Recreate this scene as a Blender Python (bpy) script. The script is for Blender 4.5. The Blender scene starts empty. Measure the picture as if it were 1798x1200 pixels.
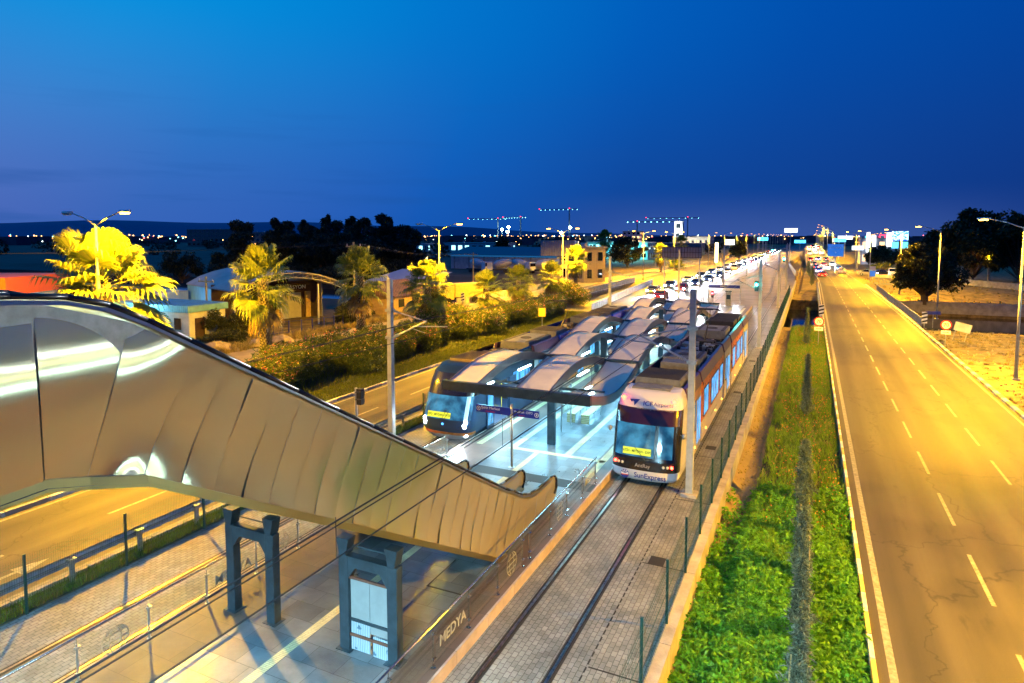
import bpy, math, random
import numpy as np
from mathutils import Vector, Matrix
R = math.radians
scene = bpy.context.scene
col = scene.collection
# ---------------------------------------------------------------- camera
CZ = 9.68
cam_d = bpy.data.cameras.new("camera"); cam = bpy.data.objects.new("camera", cam_d); col.objects.link(cam)
cam.location = (0, 0, CZ); cam.rotation_euler = (R(90 - 4.238), 0, R(25.096))
cam_d.sensor_width = 36; cam_d.lens = 22.425; cam_d.shift_y = -0.0567
cam_d.clip_start = 0.1; cam_d.clip_end = 20000
scene.camera = cam
scene.view_settings.view_transform = 'Standard'; scene.view_settings.look = 'None'
scene.view_settings.gamma = 1; scene.view_settings.exposure = 0.85
cy = scene.cycles
cy.max_bounces = 5; cy.diffuse_bounces = 2; cy.glossy_bounces = 3; cy.transmission_bounces = 4; cy.transparent_max_bounces = 12
cy.sample_clamp_indirect = 3; cy.caustics_reflective = False; cy.caustics_refractive = False
# ---------------------------------------------------------------- dusk sky
world = bpy.data.worlds.new("World"); scene.world = world; world.use_nodes = True
def sky():
    nt = world.node_tree; N = nt.nodes; L = nt.links; N.clear()
    out = N.new('ShaderNodeOutputWorld'); bg = N.new('ShaderNodeBackground'); L.new(bg.outputs[0], out.inputs[0])
    tc = N.new('ShaderNodeTexCoord'); nrm = N.new('ShaderNodeVectorMath'); nrm.operation = 'NORMALIZE'
    L.new(tc.outputs['Generated'], nrm.inputs[0])
    sep = N.new('ShaderNodeSeparateXYZ'); L.new(nrm.outputs[0], sep.inputs[0])
    dot = N.new('ShaderNodeVectorMath'); dot.operation = 'DOT_PRODUCT'
    az, el = R(78), R(24)
    dot.inputs[1].default_value = (-math.sin(az) * math.cos(el), math.cos(az) * math.cos(el), math.sin(el))
    L.new(nrm.outputs[0], dot.inputs[0])
    def ramp(pts, src):
        r = N.new('ShaderNodeValToRGB'); e = r.color_ramp.elements
        while len(e) < len(pts): e.new(.5)
        for i, (p, c) in enumerate(pts): e[i].position = p; e[i].color = (*c, 1)
        L.new(src, r.inputs[0]); return r.outputs[0]
    # towards the place where the sun went down the sky stays azure
    az_c = ramp([(0.0, (.0, .032, .19)), (.30, (.0, .043, .23)), (.5, (.0, .060, .275)), (.72, (.0, .098, .335)), (.93, (.0, .155, .40))], dot.outputs['Value'])
    hz_c = ramp([(0.0, (.003, .022, .13)), (.45, (.003, .034, .18)), (.66, (.004, .055, .26)), (.86, (.022, .072, .27)), (1.0, (.075, .09, .27))], dot.outputs['Value'])
    mr = N.new('ShaderNodeMapRange'); mr.interpolation_type = 'SMOOTHSTEP'
    mr.inputs[1].default_value = .0; mr.inputs[2].default_value = .34
    L.new(sep.outputs[2], mr.inputs[0])
    mix = N.new('ShaderNodeMix'); mix.data_type = 'RGBA'; L.new(mr.outputs[0], mix.inputs[0]); L.new(hz_c, mix.inputs[6]); L.new(az_c, mix.inputs[7])
    # thin bands of dusk cloud low in the west
    mp = N.new('ShaderNodeMapping'); mp.inputs['Scale'].default_value = (2.2, 2.2, 26); L.new(nrm.outputs[0], mp.inputs[0])
    nz = N.new('ShaderNodeTexNoise'); nz.inputs['Scale'].default_value = 1.6; nz.inputs['Detail'].default_value = 4; L.new(mp.outputs[0], nz.inputs[0])
    m2 = N.new('ShaderNodeMapRange'); m2.inputs[1].default_value = .52; m2.inputs[2].default_value = .72; L.new(nz.outputs[0], m2.inputs[0])
    m3 = N.new('ShaderNodeMapRange'); m3.inputs[1].default_value = .25; m3.inputs[2].default_value = .05; L.new(sep.outputs[2], m3.inputs[0])
    m4 = N.new('ShaderNodeMapRange'); m4.inputs[1].default_value = .35; m4.inputs[2].default_value = .85; L.new(dot.outputs['Value'], m4.inputs[0])
    a = N.new('ShaderNodeMath'); a.operation = 'MULTIPLY'; L.new(m2.outputs[0], a.inputs[0]); L.new(m3.outputs[0], a.inputs[1])
    b = N.new('ShaderNodeMath'); b.operation = 'MULTIPLY'; L.new(a.outputs[0], b.inputs[0]); L.new(m4.outputs[0], b.inputs[1])
    c = N.new('ShaderNodeMath'); c.operation = 'MULTIPLY'; c.inputs[1].default_value = .55; L.new(b.outputs[0], c.inputs[0])
    mx = N.new('ShaderNodeMix'); mx.data_type = 'RGBA'; L.new(c.outputs[0], mx.inputs[0]); L.new(mix.outputs[2], mx.inputs[6]); mx.inputs[7].default_value = (.006, .05, .2, 1)
    # a faint physical twilight under it
    st = N.new('ShaderNodeTexSky'); st.sky_type = 'NISHITA'; st.sun_disc = False
    st.sun_elevation = R(-4); st.sun_rotation = R(-78); st.ozone_density = 6
    ad = N.new('ShaderNodeMix'); ad.data_type = 'RGBA'; ad.blend_type = 'ADD'; ad.inputs[0].default_value = .05
    # town glow low over the far end of the road
    d2 = N.new('ShaderNodeVectorMath'); d2.operation = 'DOT_PRODUCT'; d2.inputs[1].default_value = (-.06, 1, 0); L.new(nrm.outputs[0], d2.inputs[0])
    g1 = N.new('ShaderNodeMapRange'); g1.interpolation_type = 'SMOOTHSTEP'; g1.inputs[1].default_value = .93; g1.inputs[2].default_value = 1.0; L.new(d2.outputs['Value'], g1.inputs[0])
    g2 = N.new('ShaderNodeMapRange'); g2.interpolation_type = 'SMOOTHSTEP'; g2.inputs[1].default_value = .075; g2.inputs[2].default_value = .0; L.new(sep.outputs[2], g2.inputs[0])
    g3 = N.new('ShaderNodeMath'); g3.operation = 'MULTIPLY'; L.new(g1.outputs[0], g3.inputs[0]); L.new(g2.outputs[0], g3.inputs[1]); g4 = N.new('ShaderNodeMath'); g4.operation = 'MULTIPLY'; g4.inputs[1].default_value = .42; L.new(g3.outputs[0], g4.inputs[0])
    gm = N.new('ShaderNodeMix'); gm.data_type = 'RGBA'; L.new(g4.outputs[0], gm.inputs[0]); L.new(mx.outputs[2], gm.inputs[6]); gm.inputs[7].default_value = (.045, .08, .23, 1)
    L.new(gm.outputs[2], ad.inputs[6]); L.new(st.outputs[0], ad.inputs[7])
    L.new(ad.outputs[2], bg.inputs[0]); bg.inputs[1].default_value = 1.0
sky()
# ---------------------------------------------------------------- helpers
def children(o): return [c for c in bpy.data.objects if c.parent == o]
def tag(o, label=None, cat=None, group=None, kind=None):
    if label: o['label'] = label
    if cat: o['category'] = cat
    if group: o['group'] = group
    if kind: o['kind'] = kind
    return o
def thing(name, label, cat, loc=(0, 0, 0), rz=0, group=None):
    o = bpy.data.objects.new(name, None); col.objects.link(o); o.location = loc; o.rotation_euler = (0, 0, rz)
    o.empty_display_size = .2
    return tag(o, label, cat, group)
def copy_tree(o, parent=None, kids=None):
    c = o.copy(); col.objects.link(c)
    if parent: c.parent = parent
    for ch in (kids[o] if kids else o.children): copy_tree(ch, c)
    return c
def dup(o, loc, label, rz=None, scale=None):
    c = copy_tree(o); c.location = loc
    if rz is not None: c.rotation_euler.z = rz
    if scale: c.scale = (scale,) * 3 if not isinstance(scale, tuple) else scale
    c['label'] = label; return c
class MB:
    def __init__(s): s.v = []; s.f = []; s.m = []; s.k = 0
    def quad(s, a, b, c, d):
        n = len(s.v); s.v += [tuple(a), tuple(b), tuple(c), tuple(d)]; s.f.append((n, n + 1, n + 2, n + 3)); s.m.append(s.k); return s
    def poly(s, pts):
        n = len(s.v); s.v += [tuple(p) for p in pts]; s.f.append(tuple(range(n, n + len(pts)))); s.m.append(s.k); return s
    def box(s, x0, x1, y0, y1, z0, z1, tx=0, M=None):
        n = len(s.v)
        P = [(x0, y0, z0), (x1, y0, z0), (x1, y1, z0), (x0, y1, z0), (x0 + tx, y0 + tx, z1), (x1 - tx, y0 + tx, z1), (x1 - tx, y1 - tx, z1), (x0 + tx, y1 - tx, z1)]
        if M: P = [tuple(M @ Vector(p)) for p in P]
        s.v += P
        for q in ((3, 2, 1, 0), (4, 5, 6, 7), (0, 1, 5, 4), (1, 2, 6, 5), (2, 3, 7, 6), (3, 0, 4, 7)): s.f.append(tuple(n + i for i in q)); s.m.append(s.k)
        return s
    def bx(s, c, d, rz=0, tx=0):
        M = Matrix.Translation(c) @ Matrix.Rotation(rz, 4, 'Z'); return s.box(-d[0] / 2, d[0] / 2, -d[1] / 2, d[1] / 2, -d[2] / 2, d[2] / 2, tx, M)
    def ring(s, c, ax, r, n, ph=0):
        ax = Vector(ax).normalized(); u = ax.orthogonal().normalized() if abs(ax.z) < .99 else Vector((1, 0, 0)); u = (u - ax * u.dot(ax)).normalized(); w = ax.cross(u)
        return [tuple(Vector(c) + u * (r * math.cos(ph + 2 * math.pi * i / n)) + w * (r * math.sin(ph + 2 * math.pi * i / n))) for i in range(n)]
    def loft(s, rings, cap=True, closed=True):
        n0 = len(s.v); n = len(rings[0])
        for r in rings: s.v += [tuple(p) for p in r]
        for j in range(len(rings) - 1):
            for i in range(n if closed else n - 1):
                a = n0 + j * n + i; b = n0 + j * n + (i + 1) % n; s.f.append((a, b, b + n, a + n)); s.m.append(s.k)
        if cap and closed:
            s.f.append(tuple(n0 + i for i in range(n))[::-1]); s.m.append(s.k)
            e = n0 + (len(rings) - 1) * n; s.f.append(tuple(e + i for i in range(n))); s.m.append(s.k)
        return s
    def tube(s, a, b, r, r2=None, n=8, cap=True):
        d = Vector(b) - Vector(a); r2 = r if r2 is None else r2
        ax = d.normalized(); u = ax.orthogonal().normalized(); w = ax.cross(u)
        rg = lambda c, q: [tuple(Vector(c) + u * (q * math.cos(2 * math.pi * i / n)) + w * (q * math.sin(2 * math.pi * i / n))) for i in range(n)]
        return s.loft([rg(a, r), rg(b, r2)], cap)
    def path(s, pts, r, n=6):
        for a, b in zip(pts, pts[1:]): s.tube(a, b, r, None, n)
        return s
    def lathe(s, prof, n=16, c=(0, 0, 0)):
        return s.loft([[(c[0] + r * math.cos(2 * math.pi * i / n), c[1] + r * math.sin(2 * math.pi * i / n), c[2] + z) for i in range(n)] for r, z in prof])
    def prism(s, poly, axis, a, b):
        f = {'x': lambda p, t: (t, p[0], p[1]), 'y': lambda p, t: (p[0], t, p[1]), 'z': lambda p, t: (p[0], p[1], t)}[axis]
        return s.loft([[f(p, a) for p in poly], [f(p, b) for p in poly]])
    def build(s, name, mat, parent=None, smooth=False, label=None, bev=0):
        me = bpy.data.meshes.new(name); me.from_pydata(s.v, [], s.f)
        mats = mat if isinstance(mat, (list, tuple)) else [mat]
        for m in mats: me.materials.append(m)
        if len(mats) > 1: me.polygons.foreach_set('material_index', s.m)
        if smooth: me.polygons.foreach_set('use_smooth', [True] * len(s.f))
        import bmesh
        bm = bmesh.new(); bm.from_mesh(me); bmesh.ops.recalc_face_normals(bm, faces=bm.faces)
        if bev: 
            bmesh.ops.remove_doubles(bm, verts=bm.verts, dist=1e-5)
            bmesh.ops.bevel(bm, geom=[e for e in bm.edges if len(e.link_faces) == 2 and e.calc_face_angle(0) > .5], offset=bev, segments=2, profile=.6, affect='EDGES', clamp_overlap=True)
        bm.to_mesh(me); bm.free()
        o = bpy.data.objects.new(name, me); col.objects.link(o)
        if parent: o.parent = parent
        if label: o['label'] = label
        return o
def npmesh(name, V, mat, parent=None, k=4, mi=None, smooth=False):
    V = np.asarray(V, dtype=np.float32).reshape(-1, 3); n = len(V); nf = n // k
    me = bpy.data.meshes.new(name); me.vertices.add(n); me.vertices.foreach_set('co', V.ravel())
    me.loops.add(n); me.loops.foreach_set('vertex_index', np.arange(n, dtype=np.int32))
    me.polygons.add(nf); me.polygons.foreach_set('loop_start', np.arange(0, n, k, dtype=np.int32)); me.polygons.foreach_set('loop_total', np.full(nf, k, dtype=np.int32))
    for m in (mat if isinstance(mat, (list, tuple)) else [mat]): me.materials.append(m)
    if mi is not None: me.polygons.foreach_set('material_index', np.asarray(mi, dtype=np.int32))
    me.update(calc_edges=True)
    o = bpy.data.objects.new(name, me); col.objects.link(o)
    if parent: o.parent = parent
    return o
def text(s, size, mat, M, name='lettering', parent=None, ext=.004, bold=False, shear=0, align='CENTER', sx=1.0):
    c = bpy.data.curves.new('t', 'FONT'); c.body = s; c.size = size; c.extrude = ext; c.align_x = align; c.align_y = 'CENTER'; c.shear = shear; c.resolution_u = 3
    if bold: c.offset = size * .018
    t = bpy.data.objects.new('t', c); col.objects.link(t)
    me = bpy.data.meshes.new_from_object(t.evaluated_get(bpy.context.evaluated_depsgraph_get())); bpy.data.objects.remove(t); bpy.data.curves.remove(c)
    me.transform(M @ Matrix.Diagonal((sx, 1, 1, 1))); me.materials.clear(); me.materials.append(mat); me.name = name
    o = bpy.data.objects.new(name, me); col.objects.link(o)
    if parent: o.parent = parent
    return o
def frame(o, xd, yd):   # matrix that lays text at o, reading along xd, up along yd
    x = Vector(xd).normalized(); y = Vector(yd); y = (y - x * y.dot(x)).normalized(); z = x.cross(y)
    return Matrix(((x.x, y.x, z.x, o[0]), (x.y, y.y, z.y, o[1]), (x.z, y.z, z.z, o[2]), (0, 0, 0, 1)))
# ---------------------------------------------------------------- materials
MATS = {}
def mat(name, c=(.5, .5, .5), rough=.6, metal=0, var=0, vs=3, bump=0, bs=30, em=None, es=1, c2=None, spec=.5, coat=0, tr=0, stretch=None):
    if name in MATS: return MATS[name]
    m = bpy.data.materials.new(name); m.use_nodes = True; nt = m.node_tree; N = nt.nodes; L = nt.links; b = N['Principled BSDF']
    b.inputs['Base Color'].default_value = (*c, 1); b.inputs['Roughness'].default_value = rough; b.inputs['Metallic'].default_value = metal
    b.inputs['Specular IOR Level'].default_value = spec
    if coat: b.inputs['Coat Weight'].default_value = coat; b.inputs['Coat Roughness'].default_value = .08
    if tr: b.inputs['Transmission Weight'].default_value = tr
    if em: b.inputs['Emission Color'].default_value = (*em, 1); b.inputs['Emission Strength'].default_value = es
    if var or bump or c2:
        tc = N.new('ShaderNodeTexCoord'); src = tc.outputs['Object']
        if stretch:
            mp = N.new('ShaderNodeMapping'); mp.inputs['Scale'].default_value = stretch; L.new(src, mp.inputs[0]); src = mp.outputs[0]
        if var or c2:
            nz = N.new('ShaderNodeTexNoise'); nz.inputs['Scale'].default_value = vs; nz.inputs['Detail'].default_value = 6; nz.inputs['Roughness'].default_value = .62; L.new(src, nz.inputs[0])
            r = N.new('ShaderNodeValToRGB'); L.new(nz.outputs[0], r.inputs[0])
            lo = c2 if c2 else tuple(x * (1 - var) for x in c); hi = c if c2 else tuple(min(1, x * (1 + var)) for x in c)
            r.color_ramp.elements[0].position = .32; r.color_ramp.elements[0].color = (*lo, 1); r.color_ramp.elements[1].position = .68; r.color_ramp.elements[1].color = (*hi, 1)
            L.new(r.outputs[0], b.inputs['Base Color'])
            mr = N.new('ShaderNodeMapRange'); mr.inputs[3].default_value = max(.02, rough - .1); mr.inputs[4].default_value = min(1, rough + .12); L.new(nz.outputs[0], mr.inputs[0]); L.new(mr.outputs[0], b.inputs['Roughness'])
        if bump:
            n2 = N.new('ShaderNodeTexNoise'); n2.inputs['Scale'].default_value = bs; n2.inputs['Detail'].default_value = 3; L.new(src, n2.inputs[0])
            bp = N.new('ShaderNodeBump'); bp.inputs['Strength'].default_value = bump; bp.inputs['Distance'].default_value = .02; L.new(n2.outputs[0], bp.inputs['Height']); L.new(bp.outputs[0], b.inputs['Normal'])
    MATS[name] = m; return m
def emit(name, c, s): return mat(name, (.02, .02, .02), .5, em=c, es=s)
def brick(name, c1, c2, mortar, scale, bw, bh, ms=.02, rough=.7, rot=0, var=.35, offs=.5, bump=.5, vs=1.2, blotch=.35):
    m = bpy.data.materials.new(name); m.use_nodes = True; nt = m.node_tree; N = nt.nodes; L = nt.links; b = N['Principled BSDF']
    tc = N.new('ShaderNodeTexCoord'); mp = N.new('ShaderNodeMapping'); mp.inputs['Rotation'].default_value = (0, 0, rot); L.new(tc.outputs['Object'], mp.inputs[0])
    nd = N.new('ShaderNodeTexNoise'); nd.inputs['Scale'].default_value = 5; L.new(mp.outputs[0], nd.inputs[0])
    sc = N.new('ShaderNodeVectorMath'); sc.operation = 'MULTIPLY_ADD'; sc.inputs[1].default_value = (.03, .03, 0); L.new(nd.outputs['Color'], sc.inputs[0]); L.new(mp.outputs[0], sc.inputs[2])
    br = N.new('ShaderNodeTexBrick'); L.new(sc.outputs[0], br.inputs[0]); br.offset = offs
    br.inputs['Color1'].default_value = (*c1, 1); br.inputs['Color2'].default_value = (*c2, 1); br.inputs['Mortar'].default_value = (*mortar, 1)
    br.inputs['Scale'].default_value = scale; br.inputs['Mortar Size'].default_value = ms; br.inputs['Brick Width'].default_value = bw; br.inputs['Row Height'].default_value = bh; br.inputs['Mortar Smooth'].default_value = .3
    nz = N.new('ShaderNodeTexNoise'); nz.inputs['Scale'].default_value = vs; nz.inputs['Detail'].default_value = 7; nz.inputs['Roughness'].default_value = .65; L.new(tc.outputs['Object'], nz.inputs[0])
    mr = N.new('ShaderNodeMapRange'); mr.inputs[1].default_value = .3; mr.inputs[2].default_value = .7; mr.inputs[3].default_value = 1 - blotch; mr.inputs[4].default_value = 1 + blotch * .6; L.new(nz.outputs[0], mr.inputs[0])
    vm = N.new('ShaderNodeVectorMath'); vm.operation = 'SCALE'; L.new(br.outputs[0], vm.inputs[0]); L.new(mr.outputs[0], vm.inputs['Scale']); L.new(vm.outputs[0], b.inputs['Base Color'])
    r2 = N.new('ShaderNodeMapRange'); r2.inputs[3].default_value = rough - .18; r2.inputs[4].default_value = rough + .15; L.new(nz.outputs[0], r2.inputs[0]); L.new(r2.outputs[0], b.inputs['Roughness'])
    n3 = N.new('ShaderNodeTexNoise'); n3.inputs['Scale'].default_value = 45; L.new(tc.outputs['Object'], n3.inputs[0])
    ma = N.new('ShaderNodeMath'); ma.operation = 'MULTIPLY_ADD'; ma.inputs[1].default_value = -1; L.new(br.outputs[1], ma.inputs[0]); L.new(n3.outputs[0], ma.inputs[2])
    bp = N.new('ShaderNodeBump'); bp.inputs['Strength'].default_value = bump; bp.inputs['Distance'].default_value = .012; L.new(ma.outputs[0], bp.inputs['Height']); L.new(bp.outputs[0], b.inputs['Normal'])
    return m
def foliage(name, c, c2, rough=.55, trans=.25, vs=1.5):
    m = bpy.data.materials.new(name); m.use_nodes = True; nt = m.node_tree; N = nt.nodes; L = nt.links; b = N['Principled BSDF']; out = N['Material Output']
    geo = N.new('ShaderNodeNewGeometry'); r = N.new('ShaderNodeValToRGB'); r.color_ramp.elements[0].color = (*c2, 1); r.color_ramp.elements[1].color = (*c, 1)
    L.new(geo.outputs['Random Per Island'], r.inputs[0]); L.new(r.outputs[0], b.inputs['Base Color']); b.inputs['Roughness'].default_value = rough; b.inputs['Specular IOR Level'].default_value = .35
    t = N.new('ShaderNodeBsdfTranslucent'); L.new(r.outputs[0], t.inputs[0]); mx = N.new('ShaderNodeMixShader'); mx.inputs[0].default_value = trans
    L.new(b.outputs[0], mx.inputs[1]); L.new(t.outputs[0], mx.inputs[2]); L.new(mx.outputs[0], out.inputs[0]); return m
def glassy(name, tint=(.8, .95, .95), op=.12, rough=.03):
    m = bpy.data.materials.new(name); m.use_nodes = True; nt = m.node_tree; N = nt.nodes; L = nt.links; out = N['Material Output']; N.remove(N['Principled BSDF'])
    t = N.new('ShaderNodeBsdfTransparent'); t.inputs[0].default_value = (*tint, 1); g = N.new('ShaderNodeBsdfGlossy'); g.inputs['Roughness'].default_value = rough; g.inputs[0].default_value = (.9, .95, 1, 1)
    d = N.new('ShaderNodeBsdfDiffuse'); d.inputs[0].default_value = (.35, .4, .38, 1); t.inputs[0].default_value = (*tint, 1)
    lw = N.new('ShaderNodeLayerWeight'); lw.inputs[0].default_value = .3; fr = N.new('ShaderNodeMapRange'); fr.inputs[3].default_value = .04; fr.inputs[4].default_value = .55; L.new(lw.outputs['Facing'], fr.inputs[0])
    a = N.new('ShaderNodeMixShader'); L.new(fr.outputs[0], a.inputs[0]); L.new(t.outputs[0], a.inputs[1]); L.new(g.outputs[0], a.inputs[2])
    b = N.new('ShaderNodeMixShader'); b.inputs[0].default_value = op; L.new(a.outputs[0], b.inputs[1]); L.new(d.outputs[0], b.inputs[2]); L.new(b.outputs[0], out.inputs[0]); return m
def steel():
    m = bpy.data.materials.new('gold_tinted_steel'); m.use_nodes = True; nt = m.node_tree; N = nt.nodes; L = nt.links; b = N['Principled BSDF']
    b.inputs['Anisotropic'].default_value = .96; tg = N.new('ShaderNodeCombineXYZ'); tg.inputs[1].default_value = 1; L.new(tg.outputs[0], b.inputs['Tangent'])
    b.inputs['Metallic'].default_value = 1; b.inputs['Roughness'].default_value = .3; b.inputs['Base Color'].default_value = (.97, .87, .62, 1)  # golden reflections of the surroundings tinted into the steel's base colour
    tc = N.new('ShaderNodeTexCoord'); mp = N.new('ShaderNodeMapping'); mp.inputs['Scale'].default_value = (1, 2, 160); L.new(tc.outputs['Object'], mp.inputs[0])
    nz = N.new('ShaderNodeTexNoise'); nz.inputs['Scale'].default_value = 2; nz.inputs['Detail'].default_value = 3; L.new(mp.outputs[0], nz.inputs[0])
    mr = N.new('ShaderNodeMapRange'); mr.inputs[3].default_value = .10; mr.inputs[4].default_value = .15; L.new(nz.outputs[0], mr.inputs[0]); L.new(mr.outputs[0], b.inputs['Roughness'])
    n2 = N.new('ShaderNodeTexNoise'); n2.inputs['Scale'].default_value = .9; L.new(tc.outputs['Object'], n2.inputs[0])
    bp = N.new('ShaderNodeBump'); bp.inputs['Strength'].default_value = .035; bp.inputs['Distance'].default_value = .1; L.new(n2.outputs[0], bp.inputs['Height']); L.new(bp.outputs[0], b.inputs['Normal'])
    g = N.new('ShaderNodeBsdfAnisotropic') if hasattr(bpy.types, 'ShaderNodeBsdfAnisotropic') else N.new('ShaderNodeBsdfGlossy'); g.inputs['Roughness'].default_value = .55; g.inputs['Color'].default_value = (1, .86, .48, 1); g.distribution = 'MULTI_GGX'  # broad lobe coloured gold to imitate the sodium sheen
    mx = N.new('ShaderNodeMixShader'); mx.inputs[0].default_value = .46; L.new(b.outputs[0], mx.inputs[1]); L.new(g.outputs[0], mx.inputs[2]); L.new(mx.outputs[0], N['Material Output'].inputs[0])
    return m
SOD = (1.0, .50, .004); CYAN = (.28, .74, 1.0)
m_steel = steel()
m_asph = mat('asphalt', (.06, .058, .055), .68, var=.3, vs=.35, bump=.5, bs=60)
def asphalt(name, c, c2, lane):
    m = bpy.data.materials.new(name); m.use_nodes = True; nt = m.node_tree; N = nt.nodes; L = nt.links; b = N['Principled BSDF']; b.inputs['Roughness'].default_value = .66
    tc = N.new('ShaderNodeTexCoord')
    def ns(scale, sc, det=5, dist=0):
        mp = N.new('ShaderNodeMapping'); mp.inputs['Scale'].default_value = scale; L.new(tc.outputs['Object'], mp.inputs[0]); n = N.new('ShaderNodeTexNoise'); n.inputs['Scale'].default_value = sc; n.inputs['Detail'].default_value = det; n.inputs['Roughness'].default_value = .6; L.new(mp.outputs[0], n.inputs[0]); return n.outputs[0]
    def mr(src, a, bb, c_, d): q = N.new('ShaderNodeMapRange'); q.inputs[1].default_value = a; q.inputs[2].default_value = bb; q.inputs[3].default_value = c_; q.inputs[4].default_value = d; L.new(src, q.inputs[0]); return q.outputs[0]
    def mul(a, bb): q = N.new('ShaderNodeMath'); q.operation = 'MULTIPLY'; L.new(a, q.inputs[0]); L.new(bb, q.inputs[1]); return q.outputs[0]
    r = N.new('ShaderNodeMix'); r.data_type = 'RGBA'; L.new(mr(ns((1, .05, 1), .8), .35, .65, 0, 1), r.inputs[0]); r.inputs[6].default_value = (*c2, 1); r.inputs[7].default_value = (*c, 1)
    sp = N.new('ShaderNodeSeparateXYZ'); L.new(tc.outputs['Object'], sp.inputs[0]); k = N.new('ShaderNodeMath'); k.operation = 'MULTIPLY'; k.inputs[1].default_value = 4 * math.pi / lane; L.new(sp.outputs[0], k.inputs[0]); sn = N.new('ShaderNodeMath'); sn.operation = 'SINE'; L.new(k.outputs[0], sn.inputs[0])
    f = mr(sn.outputs[0], -1, 1, .72, 1.08)                                        # wheel tracks worn along each lane
    f = mul(f, mr(ns((1, 1, 1), .16, 2), .40, .46, .78, 1))                        # relaid patches
    v = N.new('ShaderNodeTexVoronoi'); v.feature = 'DISTANCE_TO_EDGE'; v.inputs['Scale'].default_value = .22; mp = N.new('ShaderNodeMapping'); mp.inputs['Scale'].default_value = (1, .5, 1); nd = N.new('ShaderNodeTexNoise'); nd.inputs['Scale'].default_value = 1.2; nd.inputs['Detail'].default_value = 5
    va = N.new('ShaderNodeVectorMath'); va.operation = 'MULTIPLY_ADD'; va.inputs[1].default_value = (1.6, 1.6, 0); L.new(tc.outputs['Object'], nd.inputs[0]); L.new(nd.outputs['Color'], va.inputs[0]); L.new(tc.outputs['Object'], mp.inputs[0]); L.new(mp.outputs[0], va.inputs[2]); L.new(va.outputs[0], v.inputs[0])
    f = mul(f, mr(v.outputs[0], .0, .009, .45, 1)); f = mul(f, mr(ns((1, .3, 1), 1.7, 3), .62, .74, 1, .6)); f = mul(f, mr(ns((1, 1, 1), 40, 2), .3, .7, .85, 1.15))
    vm = N.new('ShaderNodeVectorMath'); vm.operation = 'SCALE'; L.new(r.outputs[2], vm.inputs[0]); L.new(f, vm.inputs['Scale']); L.new(vm.outputs[0], b.inputs['Base Color'])
    bp = N.new('ShaderNodeBump'); bp.inputs['Strength'].default_value = .4; bp.inputs['Distance'].default_value = .01; L.new(ns((1, 1, 1), 55, 2), bp.inputs['Height']); L.new(bp.outputs[0], b.inputs['Normal']); return m
m_asph2 = asphalt('worn_asphalt', (.088, .074, .052), (.047, .041, .032), 2.94)
m_line = mat('road_paint', (.36, .34, .28), .65, c2=(.14, .13, .10), vs=7)
m_conc = mat('concrete', (.34, .32, .29), .8, var=.3, vs=1.3, bump=.5, bs=25)
m_conc_d = mat('dark_concrete', (.15, .14, .13), .85, var=.35, vs=1.5, bump=.5, bs=25)
m_cob = brick('cobble_paving', (.24, .245, .235), (.165, .17, .165), (.075, .075, .072), 1, .2, .13, .009, .62, rot=R(90), bump=.8, blotch=.5, vs=.7)
m_tile = brick('stone_tiles', (.145, .165, .18), (.075, .092, .11), (.025, .03, .035), 1, .9, .6, .008, .34, rot=0, bump=.25, blotch=.5, vs=.8)
m_stone = mat('edge_stone', (.36, .29, .25), .6, var=.25, vs=1.5, bump=.3, bs=20)
m_tact = brick('tactile_tiles', (.56, .51, .27), (.50, .46, .26), (.30, .28, .16), 1, .3, .05, .008, .6, bump=.6, blotch=.25, vs=2)
m_rail = mat('rail_steel', (.30, .24, .19), .3, 1, var=.4, vs=8)
m_groove = mat('rail_groove', (.012, .011, .010), .7)
m_dirt = mat('dry_dirt', (.30, .22, .12), .9, c2=(.17, .13, .08), vs=.5, bump=.7, bs=6)
m_field = mat('dark_field', (.055, .06, .035), .95, c2=(.03, .03, .024), vs=.03, bump=.5, bs=1)
m_grassbed = mat('grass_soil', (.055, .07, .02), .95, c2=(.03, .03, .012), vs=1.2, bump=.8, bs=9)
m_water = mat('canal_water', (.01, .02, .03), .07, bump=.25, bs=2.5)
m_galv = mat('galvanised_steel', (.42, .45, .46), .38, .75, var=.25, vs=5)
m_pole = mat('pole_paint', (.45, .48, .50), .45, .3, var=.15, vs=4)
m_dgrey = mat('dark_steel_paint', (.028, .045, .058), .4, .2, var=.35, vs=3, bump=.1)
m_green = mat('green_fence_paint', (.012, .06, .055), .4, .2)
m_stain = mat('stainless', (.55, .55, .53), .2, 1)
m_black = mat('black_rubber', (.012, .012, .014), .32)
m_blackm = mat('black_matte', (.02, .02, .022), .6)
m_white = mat('white_paint', (.75, .76, .77), .3, coat=.5, var=.06, vs=2)
m_dglass = mat('dark_glass', (.012, .018, .024), .05, spec=.7)
m_glass = glassy('fence_glass', (.93, .98, .97), .025)
m_etch = mat('etched_glass', (.30, .30, .27), .6)
m_wood = mat('pale_wood', (.42, .36, .17), .5, var=.25, vs=6, stretch=(1, 8, 1))
m_rock = mat('rock', (.33, .27, .17), .85, var=.3, vs=2, bump=.8, bs=6)
m_bark = mat('bark', (.10, .075, .05), .9, var=.4, vs=6, bump=.9, bs=14)
m_sod = emit('sodium_lamp', (1, .45, .035), 16); m_soddim = emit('sodium_lamp_far', (1, .40, .03), 5)
m_led = emit('led_tube', (.62, .92, 1.0), 14); m_head = emit('headlamp', (.85, .95, 1.0), 60); m_tail = emit('tail_lamp', (1, .03, .015), 16)
m_amber = emit('amber_lamp', (1, .45, .03), 10); m_intr = emit('cabin_light', (.16, .55, .85), 1.3); m_lens = mat('lamp_lens_unlit', (.6, .62, .6), .2)
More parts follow.
